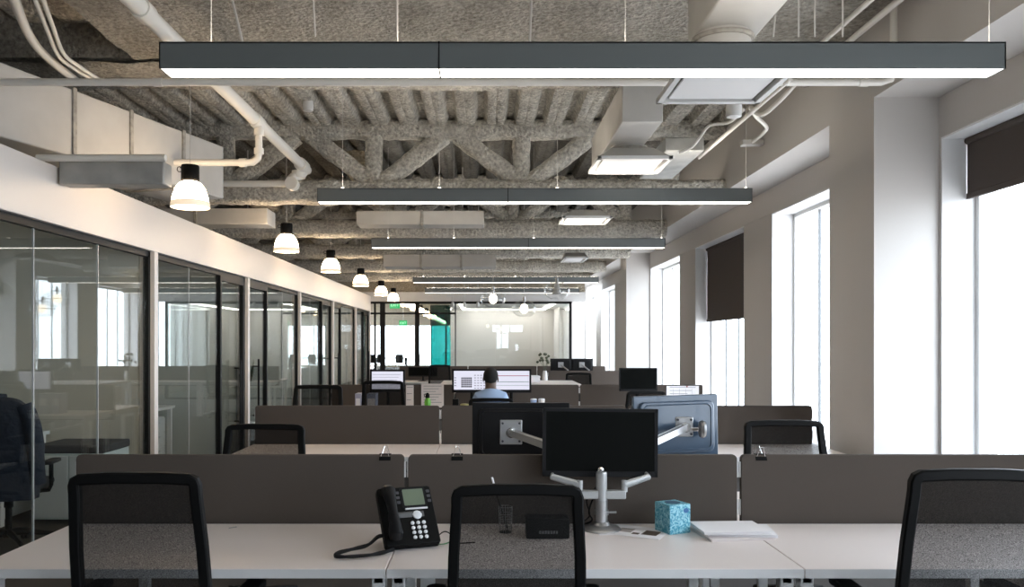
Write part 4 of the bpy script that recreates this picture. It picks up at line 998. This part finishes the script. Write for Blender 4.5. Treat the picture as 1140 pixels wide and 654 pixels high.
# hands with fingers as short chains from the palm
for s, w_i in ((-1,11),(1,15)):
    bx = V[w_i]; pi_ = len(V); V.append((bx[0], bx[1]+.055, bx[2]-.004)); E.append((w_i,pi_)); Rr.append((.034,.014))
    for k in range(4):
        ox = (k-1.5)*.019; l = [.062,.075,.072,.055][k]; a = len(V)
        V += [(bx[0]+ox, bx[1]+.085, bx[2]), (bx[0]+ox*1.1, bx[1]+.085+l*.55, bx[2]+.006), (bx[0]+ox*1.1, bx[1]+.085+l, bx[2]-.008)]
        E += [(pi_,a),(a,a+1),(a+1,a+2)]; Rr += [.009,.0085,.007]
    a = len(V); V += [(bx[0]-s*.035,bx[1]+.05,bx[2]-.002),(bx[0]-s*.048,bx[1]+.085,bx[2]-.006)]; E += [(pi_,a),(a,a+1)]; Rr += [.010,.008]
skin('body', V, E, Rr, sk, pr)
skin('shirt', [(0,-.06,.56),(0,-.07,.75),(0,-.05,.92),(0,-.03,1.0),(0,-.018,1.035),(-.125,-.04,.965),(-.20,.06,.80),(-.202,.26,.757),(.125,-.04,.965),(.20,.06,.80),(.202,.26,.757)],
     [(0,1),(1,2),(2,3),(3,4),(3,5),(5,6),(6,7),(3,8),(8,9),(9,10)], [(.155,.125),(.145,.115),(.145,.115),(.115,.10),(.08,.078),.068,.058,.042,.068,.058,.042], shirt, pr)
skin('trousers', [(0,-.05,.55),(-.10,-.02,.575),(-.13,.34,.58),(-.14,.395,.16),(.10,-.02,.575),(.13,.34,.58),(.14,.395,.16)], [(0,1),(1,2),(2,3),(0,4),(4,5),(5,6)], [(.165,.12),.10,.082,.06,.10,.082,.06], trs, pr)
for s in (-1,1):
    MB().plate([(s*.14+x*.045, .37+y_*.14) for x, y_ in [(math.cos(a),math.sin(a)*.9+.3) for a in [2*PI*k/12 for k in range(12)]]], .0, .06).build('shoe','plastic',pr,bevel=.015)
hair = bmesh.new(); bmesh.ops.create_uvsphere(hair,u_segments=24,v_segments=16,radius=1)
for v in hair.verts:
    c = v.co; k = 1+noise.noise(Vector(c)*6)*.03; v.co = Vector((c.x*.080*k, c.y*.098*k, c.z*.095*k))
bmesh.ops.delete(hair, geom=[v for v in hair.verts if v.co.z < -.085 or (v.co.y > .045 and v.co.z < .03) or (v.co.y > -.01 and v.co.z < -.03)], context='VERTS')
me = bpy.data.meshes.new('hair'); hair.to_mesh(me); hair.free(); me.materials.append(mat('black_hair',(.008,.007,.006),.9,bump=(300,.6,.002))); me.shade_smooth()
ho = bpy.data.objects.new('hair', me); COL.objects.link(ho); ho.parent = pr; ho.location = (0,-.006,1.185)
so = ho.modifiers.new('solid','SOLIDIFY'); so.thickness = .012
for s in (-1,1): MB().lathe([(.004,-.03),(.018,-.015),(.02,.01),(.004,.03)],12).xf(Matrix.Translation((s*.078,.0,1.15))@Matrix.Diagonal((.4,1,1,1))).build('ear',sk,pr)
MB().add([(-.016,.09,1.12),(.016,.09,1.12),(0,.118,1.125),(0,.088,1.165)],[(0,1,2),(0,2,3),(1,3,2)]).build('nose',sk,pr)
for s in (-1,1): MB().lathe([(.002,-.009),(.009,0),(.002,.009)],10).xf(Matrix.Translation((s*.03,.086,1.16))).build('eye','paper',pr)
MB().tube([(-.025,.086,1.09),(0,.092,1.088),(.025,.086,1.09)],.005,6).build('mouth',mat('lips',(.14,.05,.04),.5),pr)

# ------------------------------------------------------------------ inside the offices
def office_desk(x0,x1,y0,y1,label):
    t = thing('office_desk',label,'desk',((x0+x1)/2,(y0+y1)/2,0),group='white desks inside the glazed offices'); hx,hy=(x1-x0)/2,(y1-y0)/2
    MB().box(-hx,hx,-hy,hy,.70,.735).build('worktop','deskw',t,bevel=.003)
    for sx in (-1,1):
        for sy in (-1,1): MB().box(sx*(hx-.05)-.025,sx*(hx-.05)+.025,sy*(hy-.05)-.025,sy*(hy-.05)+.025,0,.70).build('leg','white',t)
def pedestal(x,y,label,rz=0):
    t = thing('drawer_pedestal',label,'drawer unit',(x,y,0),rz,'white drawer pedestals in the offices')
    MB().box(-.2,.2,-.25,.25,.03,.60).build('pedestal_body','white',t,bevel=.004)
    for k in range(3):
        dr = MB().box(.2,.215,-.24,.24,.05+k*.18,.05+k*.18+.17).build('drawer','deskw',t,bevel=.002)
        MB().box(.215,.225,-.06,.06,.17+k*.18,.18+k*.18).build('handle','silver',dr)
M['deskw'] = mat('office_laminate',(.66,.67,.66),.4)
on = ['first','second','third','fourth','fifth','sixth']
for i in range(3,9):
    a, b = posts[i]+.1, posts[i+1]-.1; o_n = on[i-3]
    office_desk(-5.6,-4.0,b-.85,b-.1,'white desk inside the %s glazed office from the near end' % o_n)
    pedestal(-4.3,b-.45,'white three drawer pedestal inside the %s glazed office' % o_n)
    c = chair(-4.8,b-1.35,1.0,0.3*(i%2),'black mesh chair inside the %s glazed office' % o_n, group='chairs inside the glazed offices') if i > 3 else None
    monitor((-5.0,b-.35,1.10),.5,.3,0,0,0,'monitor on the desk inside the %s glazed office' % o_n,stand=.215, group='monitors inside the glazed offices')
# low credenza with black cushion, first office
t = thing('credenza','white low cabinet with a black cushion top in the first office','cabinet',(-3.52,7.2,0))
MB().box(-.30,.29,-.25,.25,.04,.60).build('cabinet_body',mat('cabinet_pale',(.55,.60,.58),.4),t,bevel=.004); MB().box(-.31,.30,-.26,.26,.60,.67).build('cushion','chairfab',t,bevel=.015)
for s in (-1,1): MB().box(s*.15-.145+.0,s*.15+.14,-.262,-.25,.06,.58).build('cabinet_door','deskw',t,bevel=.003)
# chair with jacket
cj = dup(ch, 'office chair wearing a dark jacket, in the first glazed office', (-3.57, 6.15, 0), .15); cj['group']='chairs inside the glazed offices'; cj.scale=(1.05,1,1.02)
jk = thing('jacket','dark blue jacket draped over the chair back in the first office','jacket',(-3.57,6.15,0),.15)
jm = mat('navy_jacket',(.012,.016,.028),.85,bump=(25,.5,.02))
g = MB(); prof=[]
NX,NZ=16,14
def jring(z,w_,d_,cy,seed):
    out=[]
    for k in range(28):
        a=2*PI*k/28; c_,s_=math.cos(a),math.sin(a); fold=1+.06*math.sin(a*7+z*9+seed)+.03*noise.noise(Vector((c_*2,s_*2,z*4)))
        out.append((w_*math.copysign(abs(c_)**.8,c_)*fold, cy+d_*math.copysign(abs(s_)**.8,s_)*fold, z))
    return out
rings=[(1.155,.10,.03),(1.145,.17,.05),(1.11,.235,.068),(1.04,.262,.078),(.9,.268,.085),(.75,.272,.09),(.6,.28,.10),(.47,.285,.11),(.40,.28,.105)]
vs=[]; 
for z,w_,d_ in rings: vs+=jring(z,w_,d_,-.215-(z-.55)*.16,1)
fs=[(i*28+k,i*28+(k+1)%28,(i+1)*28+(k+1)%28,(i+1)*28+k) for i in range(len(rings)-1) for k in range(28)]; fs.append(tuple(range(27,-1,-1)))
g.add(vs,fs); g.build('jacket_body',jm,jk,smooth=80,sub=1)
for s in (-1,1):
    MB().tube(bez([(s*.22,-.30,1.09),(s*.265,-.30,.98),(s*.285,-.27,.80),(s*.29,-.25,.62),(s*.295,-.24,.52)],5),[.06]*6+[.062]*6+[.055]*9,12).build('sleeve',jm,jk,smooth=80)
MB().tube(bez([(-.10,-.30,1.155),(-.04,-.36,1.165),(.04,-.36,1.165),(.10,-.30,1.155)],5),.02,10).build('collar',jm,jk,smooth=80)
t = thing('monitor_arm','silver monitor arm above the jacket in the first office','monitor arm',(-4.9,7.25,.735))
MB().cyl((0,0,0),(0,0,.38),.018,n=12).build('pole','silver',t); MB().tube([(0,0,.36),(.22,-.12,.46),(.34,-.30,.36)],.017,8).build('upper_arm','silver',t); MB().cyl((0,0,0),(0,0,.012),.07,n=18).build('base','silver',t)
# lime seat and plant in third/fourth office
t = thing('lounge_chair','lime green lounge chair inside the fourth glazed office','lounge chair',(-3.75,14.6,0),.6)
MB().plate(rrect(-.28,.28,-.26,.26,.08),.36,.46).build('seat',mat('lime',(.38,.52,.06),.7),t,bevel=.03); MB().slab(rrect(-.28,.28,.42,.82,.08),.2,.28).build('backrest',MATS['lime'],t,bevel=.03)
for sx in (-1,1):
    for sy in (-1,1): MB().cyl((sx*.22,sy*.2,.36),(sx*.26,sy*.24,0),.014,n=8).build('leg','white',t)
t = thing('potted_plant','thin dark plant in a pot inside the third glazed office','plant',(-3.75,12.9,0))
MB().lathe([(.12,0),(.15,.3),(.14,.3)],18).build('pot','white',t)
st=MB()
for k in range(9): a=k*.7; st.tube(bez([(0,0,.28),(.05*math.cos(a),.05*math.sin(a),.8),(.13*math.cos(a),.13*math.sin(a),1.25+.03*k)],5),[.012]*6+[.02]*3+[.012,.004],6)
st.build('foliage',MATS['dark_leaves'],t)
# far lobby table and chairs
t = thing('lobby_table','long table silhouetted against the bright lobby windows','table',(-4.9,43,0))
MB().box(-1.1,1.1,-.5,.5,.72,.76).build('table_top','plastic',t)
for sx in (-1,1): MB().box(sx*.8-.04,sx*.8+.04,-.3,.3,0,.72).build('leg','ink',t)
def lch(x,y,rz,lab):
    t = thing('lobby_chair',lab,'chair',(x,y,0),rz,'chairs around the lobby table')
    MB().box(-.22,.22,-.22,.22,.43,.47).build('seat','plastic',t,bevel=.01); MB().slab(rrect(-.21,.21,.50,.95,.06),-.24,-.21).build('backrest','plastic',t,bevel=.005)
    for sx in (-1,1):
        for sy in (-1,1): MB().cyl((sx*.2,sy*.2,.43),(sx*.22,sy*.22,0),.012,n=6).build('leg','chrome',t)
lch(-5.9,42.2,.4,'leftmost dark chair at the lobby table'); lch(-5.3,42.2,.1,'second dark chair from left at the lobby table'); lch(-4.3,42.2,-.2,'third dark chair from left at the lobby table'); lch(-3.2,42.6,-1.2,'dark chair at the right end of the lobby table')

# ------------------------------------------------------------------ light
wd = bpy.data.worlds.new('daylight'); SC.world = wd; wd.use_nodes = True; T = wd.node_tree; T.nodes.clear()
wo = T.nodes.new('ShaderNodeOutputWorld'); bg = T.nodes.new('ShaderNodeBackground'); T.links.new(bg.outputs[0], wo.inputs[0])
tc = T.nodes.new('ShaderNodeTexCoord'); sx = T.nodes.new('ShaderNodeSeparateXYZ'); T.links.new(tc.outputs['Generated'], sx.inputs[0])
rp = T.nodes.new('ShaderNodeValToRGB'); mr = T.nodes.new('ShaderNodeMapRange'); mr.inputs[1].default_value=-1; mr.inputs[2].default_value=1
T.links.new(sx.outputs[2], mr.inputs[0]); T.links.new(mr.outputs[0], rp.inputs[0])
el = rp.color_ramp.elements; el[0].position=.40; el[0].color=(.42,.43,.45,1); el[1].position=.52; el[1].color=(.80,.89,1.0,1)
T.links.new(rp.outputs[0], bg.inputs[0]); bg.inputs[1].default_value = 8.2
def portal(loc, rot, sx_, sy_):
    l = bpy.data.lights.new('daylight_portal','AREA'); l.shape='RECTANGLE'; l.size=sx_; l.size_y=sy_; l.cycles.is_portal=True
    o = bpy.data.objects.new('daylight_portal', l); COL.objects.link(o); o.location=loc; o.rotation_euler=rot
for a, b in wins: portal((XE-.01,(a+b)/2,(ZS+ZH)/2),(0,PI/2,0),ZH-ZS,b-a)
portal((1.4,YB-.18,1.85),(PI/2,0,0),1.8,1.5)
portal((-4.65,52.18,1.37),(-PI/2,0,0),7.4,2.5)

# ------------------------------------------------------------------ camera, view
cam = bpy.data.cameras.new('camera'); co_ = bpy.data.objects.new('camera', cam); COL.objects.link(co_)
co_.location = (0,0,CAMZ); co_.rotation_euler = (PI/2,0,0)
cam.sensor_width = 36; cam.lens = 28.8; cam.shift_x = 31/1140; cam.shift_y = 55/1140; cam.clip_end = 200; cam.clip_start = .05
SC.camera = co_
SC.view_settings.view_transform = 'Standard'; SC.view_settings.look = 'None'; SC.view_settings.gamma = 1; SC.view_settings.use_curve_mapping = False
SC.view_settings.exposure = 0.45
cy = SC.cycles; cy.max_bounces = 10; cy.diffuse_bounces = 5; cy.glossy_bounces = 4; cy.transparent_max_bounces = 32; cy.transmission_bounces = 6
cy.use_denoising = True; cy.sample_clamp_indirect = 6; cy.caustics_reflective = False; cy.caustics_refractive = False
